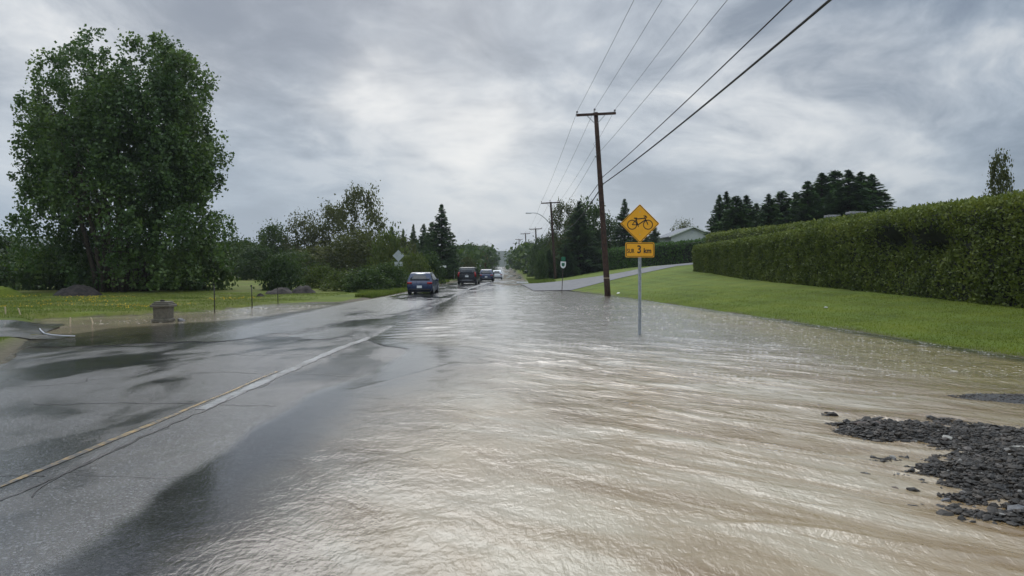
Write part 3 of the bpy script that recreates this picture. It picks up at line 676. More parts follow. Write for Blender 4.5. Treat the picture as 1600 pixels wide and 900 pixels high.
def con_proto(seed, ratio=3.2, dens=1., power=.85):
    rg = np.random.default_rng(seed); C = []; A = []; mb = MB(); mb.tube([(0, 0, 0), (0, 0, .5), (0, 0, .99)], [.06, .04, .006], 7)
    h = .02; nl = 0
    while h < .985:
        R_ = (1-h)**power*rg.uniform(.88, 1.08); nb = int(rg.integers(7, 11)) if h < .8 else 6
        for k in range(nb):
            th = rg.uniform(0, 6.28); L = max(.035, R_*rg.uniform(.72, 1.1)); dr = -.16*L/ratio*rg.uniform(.4, 1.8); m_ = max(8, int(90*L*dens))
            t = rg.random(m_)**.7; lat = rg.uniform(-1, 1, m_)*.26*L*(1.1-t)
            x = L*t; z = h+dr*np.sin(t*2.2)+.03/ratio*t*t-np.abs(lat)*.12/ratio-rg.random(m_)*.02
            C.append(np.stack([x*math.cos(th)-lat*math.sin(th), x*math.sin(th)+lat*math.cos(th), z*ratio], 1))
            A.append(np.tile([math.cos(th), math.sin(th), -.12], (m_, 1))+np.stack([-np.sign(lat)*math.sin(th)*.6, np.sign(lat)*math.cos(th)*.6, 0*lat], 1))
        h += .022*(1.25-h*.5)
    C = np.concatenate(C); A = np.concatenate(A)
    V, lf = kites(C, .105, rg, 0, .42, np.tile([0, 0, 1.], (len(C), 1)), A); V[:, 2] /= ratio
    o = mk('crown', V, qf(len(C)), M['spruce'], None, False); fattr(o, 'leaf', lf)
    proto('spruce', [grab(o), grab(mb.build('trunk', M['bark'], None, True))])
for s in range(4): con_proto(70+s, 3.2, 1.25, .85 if s != 2 else .65)

# --- the great poplar
def poplar():
    D = 54.; X = at(199, D); Ht = zat(44, D)-.1; Rr = 7.3
    prof = lambda h: np.interp(h, [0, .05, .16, .3, .42, .55, .68, .8, .9, .96, 1.0], [.80, .98, 1.04, 1.0, .98, .97, .91, .80, .62, .42, .12])
    t = thing('poplar_tree', 'huge dark green multi stemmed poplar standing alone in the field on the left', 'tree', (X, D, gz(X, D)-.05))
    rg = np.random.default_rng(21); c = []
    for q in range(44):
        rho = rg.random()**.5 if q > 17 else rg.uniform(.9, 1.05); th = rg.uniform(0, 6.283) if q > 17 else q*6.283/18+rg.uniform(-.15, .15)
        T_ = Ht*(1-.27*rho**3.4)*rg.uniform(.84, .985) if q % 3 else Ht*(1-.27*rho**3.4)*rg.uniform(.95, 1.0)
        for _ in range(58):
            f = rg.random()**.85; h = .25+f*(T_-.25); out_ = (.80+.17*float(sst(h/Ht, 0, .16))-.03*float(sst(h/Ht, .3, .8)))
            lr = (1.65*(1-f**4)+.30)*rg.random()**.5; a_ = rg.uniform(0, 6.283); base_ = rho*(Rr-1.2)*out_
            c.append((math.cos(th)*base_+math.cos(a_)*lr, (math.sin(th)*base_)*.8+math.sin(a_)*lr, h))
    e_ = crown(5, lambda h: np.interp(h, [0, .1, .3, .55, .7, .82, .92, 1.0], [.6, .9, .95, .95, .92, .80, .55, .1]), 1500, 1, 1, 1, 1, 0, .35); e_ = e_[np.hypot(e_[:, 0], e_[:, 1]) > .35]*np.array([Rr, Rr*.8, Ht])
    c = np.concatenate([np.array(c), e_]); c = c[fbm(c[:, 0]*.42, c[:, 1]*.42, c[:, 2]*.30, 3, 8) > np.where(c[:, 2] > .72*Ht, -.24, -.13)]
    per = 40; k = np.clip(rg.normal(1, .35, len(c)), .45, 1.9)
    P = (c[:, None]+np.clip(rg.normal(size=(len(c), per, 3)), -1.3, 1.3)*np.array([.27, .27, .42])*k[:, None, None]).reshape(-1, 3); cr_ = np.repeat(rg.random(len(c)), per); kp = P[:, 2] > .25; P = P[kp]; cr_ = cr_[kp]
    # shoots sticking out along the outline
    V, lf = kites(P, .215, rg, 0, .85); o = mk('crown', V, qf(len(P)), M['poplar'], t, False); fattr(o, 'leaf', lf*.45+.55*np.repeat(cr_, 4))
    r2 = random.Random(9); mb = MB()
    for s in range(15):
        a = r2.uniform(0, 6.28); rad = r2.uniform(.15, .72)*Rr; hh = Ht*r2.uniform(.60, .74)
        bx, by = math.cos(a)*rad*.4, math.sin(a)*rad*.3
        st = [(bx+(math.cos(a)*rad-bx)*q**1.2+r2.uniform(-.12, .12), by+(math.sin(a)*rad*.8-by)*q**1.2, hh*q) for q in np.linspace(0, 1, 11)]
        mb.tube(st, [.20*(1-.88*q)+.01 for q in np.linspace(0, 1, 11)], 7)
        for b in range(9):
            i = r2.randint(2, 7); p = Vector(st[i]); th = r2.uniform(0, 6.28); L = r2.uniform(1.0, 2.3)
            e = p+Vector((math.cos(th)*L*.6, math.sin(th)*L*.6, L*.85)); mb.tube([p, p.lerp(e, .5)+Vector((math.cos(th)*.15*L, 0, -.05*L)), e], [.06, .04, .012], 5)
    mb.build('trunk', M['bark'], t, True)
poplar()

# --- all other trees: px bearing, distance, top row, spread
UL = 'trees behind the flooded field'; SP = 'spruces behind the long hedge'; FR = 'trees lining the far road'
for n, px, D, top, w, k, lab in [
    ('broadleaf_tree', -15, 66, 362, 80, 'decid', 'dark broadleaf tree at the far left edge behind the poplar'),
    ('shrub', 22, 60, 398, 90, 'shrub', 'dark thicket left of the foot of the poplar'),
    ('shrub', 75, 57, 392, 90, 'shrub', 'rounded green shrub under the left side of the poplar'),
    ('shrub', 150, 60, 396, 100, 'shrub', 'dark shrub directly behind the soil mound by the poplar'),
    ('shrub', 240, 60, 390, 110, 'shrub', 'dark shrub under the middle of the poplar crown'),
    ('shrub', 315, 58, 372, 90, 'shrub', 'green shrub under the right side of the poplar crown'),
    ('broadleaf_tree', 372, 96, 374, 60, 'decid', 'low dark tree just right of the poplar crown'),
    ('broadleaf_tree', 428, 98, 355, 62, 'decid', 'round topped dark tree between the poplar and the airy trees'),
    ('broadleaf_tree', 400, 92, 388, 70, 'decid', 'low dark tree in front of the round topped tree'),
    ('airy_tree', 478, 96, 334, 66, 'airy', 'thin leaved olive tree, leftmost of the three airy trees'),
    ('airy_tree', 518, 98, 326, 72, 'airy', 'thin leaved olive tree, middle one of the three airy trees'),
    ('airy_tree', 566, 94, 301, 78, 'airy', 'tallest airy olive tree with a gappy yellowish crown left of the road'),
    ('olive_tree', 500, 88, 385, 90, 'olivetree', 'dull olive tree filling the space below the airy trees'),
    ('olive_tree', 560, 86, 362, 90, 'olivetree', 'brownish olive tree below the tallest airy tree'),
    ('broadleaf_tree', 462, 84, 395, 70, 'decid', 'dark low tree behind the small field shrub'),
    ('lime_tree', 606, 80, 368, 60, 'limeshrub', 'yellowish green tree left of the diamond sign back'),
    ('broadleaf_tree', 628, 86, 372, 50, 'olivetree', 'olive green tree behind the diamond sign back'),
    ('shrub', 440, 58, 404, 64, 'shrub', 'small upright shrub standing in the field behind the steel rods'),
    ('shrub', 500, 62, 418, 60, 'limeshrub', 'yellow green shrub in the field right of the dirt heap'),
    ('shrub', 534, 56, 426, 62, 'limeshrub', 'low yellow green bush left of the big roadside bush'),
    ('shrub', 572, 54, 424, 72, 'shrub', 'big round dark green bush at the roadside bend'),
    ('shrub', 608, 60, 415, 58, 'shrub', 'green bush touching the post of the diamond sign'),
    ('shrub', 645, 72, 400, 60, 'limeshrub', 'bright green bush behind the navy hatchback'),
    ('shrub', 672, 80, 404, 46, 'shrub', 'dark bush between the hatchback and the street name sign'),
    ('spruce_tree', 612, 118, 352, 30, 'spruce', 'leftmost small spruce in the row left of the tall spruce'),
    ('spruce_tree', 630, 115, 356, 28, 'spruce', 'second small spruce in the row left of the tall spruce'),
    ('spruce_tree', 646, 112, 349, 30, 'spruce', 'third small spruce in the row left of the tall spruce'),
    ('spruce_tree', 662, 110, 348, 34, 'spruce', 'spruce touching the left side of the tall spruce'),
    ('spruce_tree', 690, 100, 317, 62, 'spruce', 'tallest dark spruce left of the road'),
    ('spruce_tree', 675, 104, 345, 44, 'spruce', 'shorter spruce merging with the tallest spruce on its left'),
    ('spruce_tree', 708, 112, 378, 34, 'spruce', 'short spruce at the right foot of the tallest spruce'),
    ('broadleaf_tree', 722, 170, 385, 36, 'decid', 'dark tree right of the tallest spruce, first in the far left row'),
    ('broadleaf_tree', 737, 190, 384, 34, 'decid', 'second dark tree in the far left row'),
    ('rust_tree', 748, 200, 389, 24, 'rust', 'rust coloured tree above the blue car'),
    ('rust_tree', 727, 150, 405, 14, 'rust', 'small orange bush at the edge of the far left row'),
    ('broadleaf_tree', 758, 230, 386, 30, 'decid', 'tree right of the rust coloured tree in the far left row'),
    ('broadleaf_tree', 769, 290, 394, 22, 'decid', 'last and smallest tree of the far left row'),
    ('broadleaf_tree', 730, 130, 402, 26, 'olivetree', 'olive tree behind the black van'),
    ('broadleaf_tree', 803, 330, 397, 18, 'decid', 'smallest tree of the far right row by the road crest'),
    ('broadleaf_tree', 812, 260, 390, 24, 'decid', 'second smallest tree of the far right row'),
    ('broadleaf_tree', 824, 200, 380, 30, 'decid', 'mid sized tree of the far right row beside the third utility pole'),
    ('spruce_tree', 838, 165, 372, 26, 'spruce', 'slim spruce in the far right row behind the third utility pole'),
    ('broadleaf_tree', 845, 150, 374, 34, 'decid', 'dark tree of the far right row left of the lamp pole'),
    ('broadleaf_tree', 862, 130, 372, 36, 'decid', 'dark tree directly behind the lamp pole'),
    ('cedar_tree', 846, 104, 399, 20, 'shrub', 'small clipped cedar at the lawn edge left of the lamp pole'),
    ('spruce_tree', 858, 108, 388, 40, 'spruce', 'low dark spruce at the foot of the lamp pole'),
    ('airy_tree', 882, 118, 322, 50, 'airy', 'thin leaved tree just right of the lamp pole'),
    ('spruce_tree', 905, 112, 312, 78, 'spruce', 'broad dark conifer between the lamp pole and the near utility pole'),
    ('broadleaf_tree', 920, 120, 318, 62, 'decid', 'dark broadleaf tree behind the near utility pole'),
    ('broadleaf_tree', 893, 125, 345, 60, 'decid', 'dark tree behind the broad conifer'),
    ('spruce_tree', 884, 106, 378, 44, 'spruce', 'low dark spruce behind the green route sign'),
    ('spruce_tree', 976, 112, 309, 54, 'spruce', 'pointed spruce left of the yellow bicycle sign'),
    ('broadleaf_tree', 954, 118, 345, 44, 'decid', 'dark tree between the near utility pole and the pointed spruce'),
    ('spruce_tree', 1000, 116, 338, 52, 'spruce', 'spruce directly behind the yellow bicycle sign'),
    ('spruce_tree', 1022, 120, 350, 36, 'spruce', 'short spruce just right of the bicycle sign'),
    ('airy_tree', 1068, 150, 346, 40, 'airy', 'sparse treetop behind the roof of the pale house'),
    ('spruce_tree', 1090, 150, 352, 26, 'spruce', 'small conifer tip right of the pale house gable'),
    ('birch_tree', 1563, 34, 243, 60, 'birch', 'young birch with a thin crown rising behind the hedge at the far right')]:
    tree(n, lab, 'shrub' if 'shrub' in n else 'tree', px, D, top, w, k, group=(UL if px < 660 else None) if D > 80 else None)
for i, (px, top, w) in enumerate([(1124, 304, 30), (1135, 299, 40), (1150, 306, 44), (1166, 305, 46), (1182, 318, 38), (1201, 303, 44), (1222, 299, 50), (1243, 300, 50), (1262, 283, 56), (1284, 270, 64), (1305, 266, 66), (1326, 265, 64), (1345, 268, 60), (1362, 272, 62)]):
    nth = ['leftmost', 'second', 'third', 'fourth', 'fifth', 'sixth', 'seventh', 'eighth', 'ninth', 'tenth', 'eleventh', 'twelfth', 'thirteenth', 'rightmost'][i]
    tree('spruce_tree', ('%s dark spruce of the row behind the long hedge'+('' if i in (0, 13) else ', counted from the left')) % nth, 'tree', px, 88+5*math.sin(i*2.1), top-2, w*1.85, 'spruce', i, group=SP)

# --- far woods and hills
def wood_band(name, label, pts, depth, hgt, dens, m, seed):
    """irregular leafy mass along a polyline; pts = (x, y)"""
    rg = np.random.default_rng(seed); P = []
    for (x0, y0), (x1, y1) in zip(pts[:-1], pts[1:]):
        L = math.hypot(x1-x0, y1-y0); n = int(L*dens)
        t = rg.random(n); x = x0+(x1-x0)*t+rg.normal(0, depth*.3, n); y = y0+(y1-y0)*t+rg.uniform(0, depth, n)
        top = hgt*(.72+.38*fbm(x*.09, y*.03, 0, 3, seed)); z = H(x, y)+top*rg.random(n)**.6
        P.append(np.stack([x, y, z], 1))
    P = np.concatenate(P); V, lf = kites(P, hgt*.13, rg, 0, .8); o = mk(name, V, qf(len(P)), M[m], None, False); fattr(o, 'leaf', lf)
    return stuff(o, label, 'woods')
wood_band('far_wood', 'dense dark woods closing the field behind the poplar', [(-190, 120), (-90, 112), (-40, 112), (-16, 125)], 12, 6.2, 150, 'decid', 3)
wood_band('roadside_wood', 'woods along the left side of the far road', [(-14, 125), (-13, 200), (-15, 320), (-20, 480)], 10, 9, 45, 'decid', 4)
wood_band('right_roadside_wood', 'woods along the right side of the far road', [(9, 150), (8, 230), (6, 340), (4, 480)], 10, 8, 45, 'decid', 5)
wood_band('right_far_wood', 'low woods behind the houses on the right', [(14, 140), (60, 150), (160, 150)], 10, 6.0, 90, 'decid', 6)
def hill(name, y0, y1, xa, xb, hf, m):
    V, F, X, Y = grid(np.linspace(xa, xb, 160), np.linspace(y0, y1, 20), lambda x, y: hf(x)*np.sin(np.clip((y-y0)/(y1-y0), 0, 1)*math.pi/1.0)**.8*(1+.10*fbm(x*.02, y*.02, 0, 3, 7))-1)
    return struct(mk(name, V, F, m))
def wood_mat():
    m, T, b = mat('wooded_hillside'); p = T.pos(); n = T.noise(p, .09, 5, .7)
    T.put(b.inputs['Base Color'], T.ramp(n, [(.35, (.012, .024, .012)), (.65, (.045, .065, .025))])); b.inputs['Roughness'].default_value = .9
    T.put(b.inputs['Normal'], T.bump(n, 1, 8)); return m
M['hillwood'] = wood_mat()
hill('hill', 1100, 1900, -1800, 1400, lambda x: 34+14*fbm(x*.0025, 0*x, 0, 3, 4)+26*sst(-x, 500, 1100), M['hillwood'])

# ------------------------------------------------------------------ hedges
def hedge(name, label, path, width, m, dens, leaf, seed, hollow=None, group=None, endcap=True):
    """path: (x, y, z_base, z_top) along the hedge's middle. One mesh: dark inner mass plus cedar sprays."""
    rg = np.random.default_rng(seed); P = np.array(path, float); seg = np.hypot(np.diff(P[:, 0]), np.diff(P[:, 1])); s = np.concatenate([[0], np.cumsum(seg)]); L = s[-1]
    def frame(t):
        t = np.clip(t, 0, L); x, y, zb, zt = [np.interp(t, s, P[:, k]) for k in range(4)]; e = .3
        dx = np.interp(np.clip(t+e, 0, L), s, P[:, 0])-np.interp(np.clip(t-e, 0, L), s, P[:, 0]); dy = np.interp(np.clip(t+e, 0, L), s, P[:, 1])-np.interp(np.clip(t-e, 0, L), s, P[:, 1])
        n = np.hypot(dx, dy); return x, y, zb, zt, -dy/n, dx/n, dx/n, dy/n
    def surf(t, a, k=1.):
        """a in 0..1 walks over the section: left foot, side, rounded top, other side, foot"""
        x, y, zb, zt, nx, ny, tx, ty = frame(t); h = zt-zb; w = width/2*k
        cu = np.interp(a, [0, .36, .40, .435, .565, .60, .64, 1], [-.93, -1, -.9, -.62, .62, .9, 1, .93]); cv = np.interp(a, [0, .36, .40, .435, .5, .565, .60, .64, 1], [0, .87, .955, .99, 1.01, .99, .955, .87, 0])
        taper = 1.0
        if endcap:
            de = np.minimum(t, L-t); taper = np.sqrt(np.clip(1-(1-np.clip(de/(width*.55), 0, 1))**2, .02, 1))
        bulge = 1+.05*fbm(t*.9, cv*2, 0, 3, seed)+.06*fbm(t*.25, cv, 0, 2, seed+1)
        o = cu*w*taper*bulge; hh = h*(cv**1)*(1+.025*fbm(t*.5, 0*t, 0, 3, seed+2)+.012*fbm(t*2.5, 0*t, 0, 2, seed+6))*k
        if hollow is not None: o = o*(1-hollow(t, cv)*(cu > 0 if hollow_side > 0 else cu < 0))
        return x+nx*o, y+ny*o, zb+hh, nx*cu, ny*cu, cv
    nt, na = int(L/.4)+2, 28
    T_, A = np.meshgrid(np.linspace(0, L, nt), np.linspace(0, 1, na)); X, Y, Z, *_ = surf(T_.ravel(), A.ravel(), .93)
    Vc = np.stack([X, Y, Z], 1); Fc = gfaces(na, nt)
    area = L*(width+2*np.mean(P[:, 3]-P[:, 2])); n = int(area*dens)
    t = rg.uniform(0, L, n); a = rg.random(n); 
    X, Y, Z, nx, ny, cv = surf(t, a); C = np.stack([X, Y, Z], 1)+rg.normal(size=(n, 3))*leaf*.45
    cl = fbm(C[:, 0]*2.2, C[:, 1]*2.2, C[:, 2]*2.6, 3, seed+8); C[:, 0] += nx*cl*.15; C[:, 1] += ny*cl*.15; C[:, 2] += .06*cl*sst(cv, .9, 1)
    N = np.stack([nx, ny, sst(cv, .8, 1)*1.1+.1], 1); N /= np.linalg.norm(N, axis=1, keepdims=True)
    ax = N*.5+np.array([0, 0, .3])+rg.normal(size=(n, 3))*.55
    V, lf = kites(C, leaf, rg, 0, .6, None, ax*1.4)
    b = len(Vc); V = np.concatenate([Vc, V]); F = np.concatenate([Fc, qf(n)+b])
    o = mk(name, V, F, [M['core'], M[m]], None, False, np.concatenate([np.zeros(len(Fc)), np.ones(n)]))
    sunlit_tops = np.clip(lf*.8+.35*np.repeat(sst(cv, .8, .98), 4), 0, 1)  # leaves coloured lighter towards the top, as if catching the sun
    fattr(o, 'leaf', np.concatenate([np.zeros(b), sunlit_tops])); return tag(o, label, 'hedge', group)
hollow_side = 1
def hol(t, cv):    # hollows eaten into the road side of the long hedge
    h1 = np.exp(-((t-22.3)/1.0)**2-((cv-.66)/.15)**2); h2 = np.exp(-((t-19.5)/1.3)**2-((cv-.60)/.15)**2); h3 = .5*np.exp(-((t-21.4)/2.6)**2-((cv-.35)/.2)**2)
    return np.clip(.85*h1+.85*h2+.45*h3, 0, .9)+.10*np.clip(fbm(t*.6, cv*2.5, 0, 3, 77), 0, 1)
pts = []
for y in np.arange(8, 63.1, 2.5):
    x = 16.3+.012*(y-20)-.9*max(0, (y-54)/10)**2; pts.append((x, y, gz(x-1., y)-.05, (4.12 if y < 26 else 4.12-.012*(y-26))))
hedge('cedar_hedge', 'long tall clipped cedar hedge with dark hollows on the right lawn', pts, 2.0, 'hedge', 470, .12, 81, hol)
hedge('cedar_hedge', 'taller hedge line running behind the long clipped hedge', [(x, y, gz(x, y)-.1, zt) for x, y, zt in [(22.2, 26, 5.0), (22.3, 40, 5.05), (22.6, 55, 5.15), (22.8, 70, 5.45), (22.8, 84, 5.55)]], 1.8, 'hedge', 110, .2, 82)
hedge('cedar_hedge', 'green cedar hedge beyond the driveway behind the bicycle sign', [(x, y, gz(x, y)-.1, zt) for x, y, zt in [(12.0, 126, 4.1), (13.5, 115, 4.3), (15.6, 105, 4.55), (18.5, 96, 4.8), (22, 91, 5.1), (27, 90, 5.4), (34, 90, 5.7)]], 2.2, 'hedge_green', 90, .22, 83)

# ------------------------------------------------------------------ grass blades, flowers
def blades(name, label, X, Y, hgt, m, seed, lean=.35, wid=.006, zf=None):
    rg = np.random.default_rng(seed); n = len(X); Z = (zf or ground_z)(X, Y); h = hgt*rg.uniform(.5, 1.4, n); a = rg.uniform(0, 6.28, n); w = wid*rg.uniform(.7, 1.5, n)
    lx, ly = rg.normal(0, lean, n)*h, rg.normal(0, lean, n)*h
    V = np.stack([np.stack([X-np.cos(a)*w, Y-np.sin(a)*w, Z-.01], 1), np.stack([X+np.cos(a)*w, Y+np.sin(a)*w, Z-.01], 1), np.stack([X+lx, Y+ly, Z+h], 1)], 1).reshape(-1, 3)
    o = mk(name, V, np.arange(n*3).reshape(n, 3), m, None, False); fattr(o, 'leaf', np.repeat(rg.random(n), 3)); return stuff(o, label, 'grass')
M['blade'] = leafmat('grass_blade', [(.062, .092, .007), (.14, .180, .012), (.25, .28, .03)], .3, .6, .6)
M['wildblade'] = leafmat('rough_grass_blade', [(.06, .095, .014), (.12, .165, .028), (.22, .24, .055)], .3, .6, .4)
rg = np.random.default_rng(12)
n = 110000; y = 11+45*rg.random(n)**1.7; t = -.03+6.2*rg.random(n)**1.2; x = WR(y)+t; k = (x/y < .75) & (rg.random(n) < 1-sst(y, 34, 56))
blades('lawn_grass', 'short mown grass of the right lawn', x[k], y[k], .036, M['blade'], 13, .5, .007)
n = 90000; y = 25+26*rg.random(n)**1.2; x = -34+23*rg.random(n); k = (x/y > -.76) & (H(x, y) > .02) & (rg.random(n) < .25+.9*sst(fbm(x*.5, y*.5, 0, 3, 72), -.5, .4)); x, y = x[k], y[k]
blades('field_grass', 'rough grass of the flooded field on the left', x, y, .065, M['wildblade'], 14, .5, .011)
n = 12000; y = 14.9+4*rg.random(n); x = -14+4.2*rg.random(n); k = (x < LP(y)-.75); x, y = x[k], y[k]
blades('verge_grass', 'patch of short grass at the left edge beside the driveway', x, y, .04, M['wildblade'], 15, .5, .008)
n = 42000; y = 44+44*rg.random(n)**1.2; x = LP(y)-.4-(1.+3.5*sst(y, 46, 58))*rg.random(n)**1.3
blades('roadside_grass', 'long weedy grass on the left roadside bank', x, y, .20, M['wildblade'], 16, .35, .02)
n = 14000; y = 84+60*rg.random(n)**1.2; x = WR(y)+.3+3*rg.random(n)**1.2
blades('right_verge_grass', 'rough grass on the right verge beyond the driveway', x, y, .2, M['wildblade'], 17, .35, .03)
n = 3800; x = -31+17*rg.random(n); y = 28+14*rg.random(n); k = (fbm(x*.35, y*.5, 0, 3, 91) > .0) & (H(x, y) > .03) & (x/y > -.76); x, y = x[k], y[k]
z = ground_z(x, y)+.12+.08*rg.random(len(x)); V, lf = kites(np.stack([x, y, z], 1), .05, rg, 0, .95)
o = mk('yellow_flowers', V, qf(len(x)), M['petal'], None, False); stuff(o, 'yellow wildflowers scattered through the field grass on the left', 'flowers')

# ------------------------------------------------------------------ utility poles and wires
poles = [  # base x, y, z | top x, y, z | half arm
    dict(b=(7.3, -6), t=(6.05, -6, 11.6), arm=1.2), dict(b=(at(950, 49.), 49.), t=(at(931, 49.), 49., zat(178, 49.)), arm=1.25),
    dict(b=(at(868, 104), 104.), t=(at(860.5, 104), 104., zat(316.5, 104)), arm=1.3), dict(b=(at(840, 158), 158.), t=(at(837, 158), 158., zat(357.5, 158)), arm=1.3),
    dict(b=(at(824, 212), 212.), t=(at(821, 212), 212., zat(365, 212)), arm=1.3), dict(b=(at(812, 268), 268.), t=(at(811, 268), 268., zat(374, 268)), arm=1.3),
    dict(b=(at(807, 325), 325.), t=(at(806, 325), 325., zat(380, 325)), arm=1.3)]
plab = ['brown utility pole standing just behind the photographer', 'tall leaning brown utility pole standing at the flood edge', 'brown utility pole carrying the street lamp, second along the road', 'third utility pole along the road, above the far trees', 'fourth utility pole along the road', 'fifth utility pole along the road, small with distance', 'last and smallest utility pole in view along the road']
def att(i, k):
    """attachment points: 0..2 top conductors, 3 neutral, 4,5 thick cables"""
    p = poles[i]; t = Vector(p['t']); b = Vector((*p['b'], gz(*p['b'])))
    if k < 3: return t+Vector(((-p['arm'], 0, .02), (-.09, -.05, .30), (p['arm'], 0, .13))[k])+Vector((0, -.06, .12 if k != 1 else 0))
    f = (0, 0, 0, .765, .655, .617)[k]+(.055 if i == 0 else 0)
    return b.lerp(t, f)+Vector(((-.22 if k == 3 else (-.1 if i == 0 and k == 4 else .2)), 0, 0))
for i, p in enumerate(poles):
    z0 = gz(*p['b'])-.3; t = Vector(p['t']); b = Vector((*p['b'], z0)); e = thing('utility_pole', plab[i], 'utility pole', (*p['b'], z0), 0, 'utility poles along the road')
    lt = t-b; n = 12
    MB().tube([lt*q*1.008 for q in np.linspace(0, 1, n)], [.205-.065*q for q in np.linspace(0, 1, n)], 14).build('shaft', M['pole'], e, True)
    a = p['arm']; rot = Matrix.Rotation(math.atan2(-.11, 2*a)*-1, 3, 'Y').inverted()
    mb = MB(); mb.box(lt+Vector((0, -.15, -.05)), (2*a+.12, .12, .16), Matrix.Rotation(-math.atan2(.13, 2*a), 3, 'Y'), .012); mb.build('crossarm', M['pole'], e)
    for s in (-1, 1):
        MB().tube([lt+Vector((s*.62, -.16, -.10+s*.03)), lt+Vector((s*.12, -.15, -.62))], .026, 6).build('brace', M['galv'], e)
    for k in range(3):
        q = att(i, k)-b
        MB().lathe([(.02, -.24 if k == 1 else -.12), (.022, -.08), (.085, -.07), (.045, -.035), (.075, -.02), (.05, .03), (.02, .05)], 10, tuple(q)).build('insulator', M['porc'], e, True)
    q = att(i, 3)-b; MB().lathe([(.02, -.05), (.045, -.04), (.03, 0), (.045, .04), (.02, .05)], 10, tuple(q)).tube([q, q+Vector((.2, 0, 0))], .015, 6).build('spool_insulator', M['porc'], e, True)
    for k in (4, 5):
        q = att(i, k)-b; MB().box(q+Vector((-.06, 0, 0)), (.14, .06, .10), None, .01).tube([q+Vector((-.3, 0, .02)), q+Vector((.02, 0, .02))], .012, 6).build('cable_clamp', M['galv'], e)
    if i == 1:
        q = lt*.118
        MB().lathe([(.205, 0), (.204, .045)], 16, tuple(q)).build('band', M['stake'], e, True)
        q = lt*.86; MB().tube([q+Vector((-.02, -.14, 0)), q+Vector((-.3, -.25, -.3)), q+Vector((-.1, -.16, -.6))], .008, 5).build('jumper_wire', M['wire'], e, True)
    if i == 2:    # street lamp on the second pole
        L = Vector((at(829, 100)-p['b'][0], -4, zat(333, 100)-z0)); q = lt*.70
        pts_ = []
        for u_ in np.linspace(0, 1, 12):
            c = Vector((q.x+(L.x-q.x)*(1-(1-u_)**1.0), q.y+(L.y-q.y)*u_, q.z+(L.z-q.z)*math.sin(u_*math.pi/2)+.25*math.sin(u_*math.pi))); pts_.append(c)
        ar = MB().tube(pts_, .045, 8).build('lamp_arm', M['galv'], e, True)
        lamp = MB(); lamp.box((0, 0, 0), (.75, .30, .14), None, .04); h_ = lamp.build('lamp_head', M['signback'], e, True); h_.location = L+Vector((-.3, 0, 0))
def span(i, j, k, sag, r, m, label, n=36):
    a, b = att(i, k), att(j, k); pts_ = []
    for q in np.linspace(0, 1, n): c = a.lerp(b, q); c.z -= 4*sag*q*(1-q); pts_.append(c)
    o = MB().tube([c-pts_[0] for c in pts_], r, 6, False).build('power_line' if k < 4 else 'telephone_cable', m, None, True); o.location = pts_[0]
    return tag(o, label, 'wire' if k < 4 else 'cable', 'overhead lines between the utility poles')
names = ['left power conductor', 'middle power conductor', 'right power conductor', 'lower neutral wire', 'upper thick black cable', 'lowest thick black cable']
where = ['from above the camera to the near leaning pole', 'from the near leaning pole to the lamp pole', 'from the lamp pole to the third pole', 'from the third pole to the fourth pole', 'from the fourth pole to the fifth pole', 'between the two farthest poles']
for i in range(6):
    for k in range(6):
        span(i, i+1, k, ([.25, .25, .25, .28, .28, .36][k] if i == 0 else [.25, .25, .25, .45, .6, .9][k]*1.3), [.0085, .0085, .0085, .009, .021, .034][k]*(1 if i == 0 else 1.15), M['wire'] if k < 4 else M['cable'], names[k]+' '+where[i])

# ------------------------------------------------------------------ signs
def text_mesh(s, size, m, parent, loc, name, bold=0., sx=1.):
    c = bpy.data.curves.new('txt', 'FONT'); c.body = s; c.size = size; c.extrude = .0012; c.offset = bold; c.align_x = 'LEFT'; c.space_character = 1.02
    o = bpy.data.objects.new('txt', c); COL.objects.link(o); dg = bpy.context.evaluated_depsgraph_get()
    me = bpy.data.meshes.new_from_object(o.evaluated_get(dg)); bpy.data.objects.remove(o)
    me.materials.clear(); me.materials.append(m); q = link(bpy.data.objects.new(name, me), parent); q.location = loc; q.rotation_euler = (R(90), 0, 0); q.scale = (sx, 1, 1); return q
def diamond(r, c=.03):      # rotated square with rounded corners, in XZ
    out = []
    for k in range(4):
        a = math.pi/2*k+math.pi/2; ca_, sa_ = math.cos(a), math.sin(a)
        for j in range(5):
            b = a-math.pi/4+math.pi/2*j/4; rr = r-c*1.42; out.append((ca_*rr+math.cos(b)*c, sa_*rr+math.sin(b)*c))
    return out
def rrect(w, h, c=.02):
    out = []
    for k, (sx, sz) in enumerate(((1, 1), (-1, 1), (-1, -1), (1, -1))):
        for j in range(5):
            a = math.pi/2*k+math.pi/2*j/4; out.append((sx*(w/2-c)+math.cos(a)*c, sz*(h/2-c)+math.sin(a)*c))
    return out
def ring(outer, inner, y0, y1, c):
    n = len(outer); V = [(c[0]+x, y, c[1]+z) for P_ in (outer, inner) for y in (y0, y1) for x, z in P_]
    F = []
    for i in range(n):
        j = (i+1) % n; F += [(i, j, 2*n+j, 2*n+i), (n+j, n+i, 3*n+i, 3*n+j), (i, n+i, n+j, j), (2*n+j, 3*n+j, 3*n+i, 2*n+i)]
    return V, F
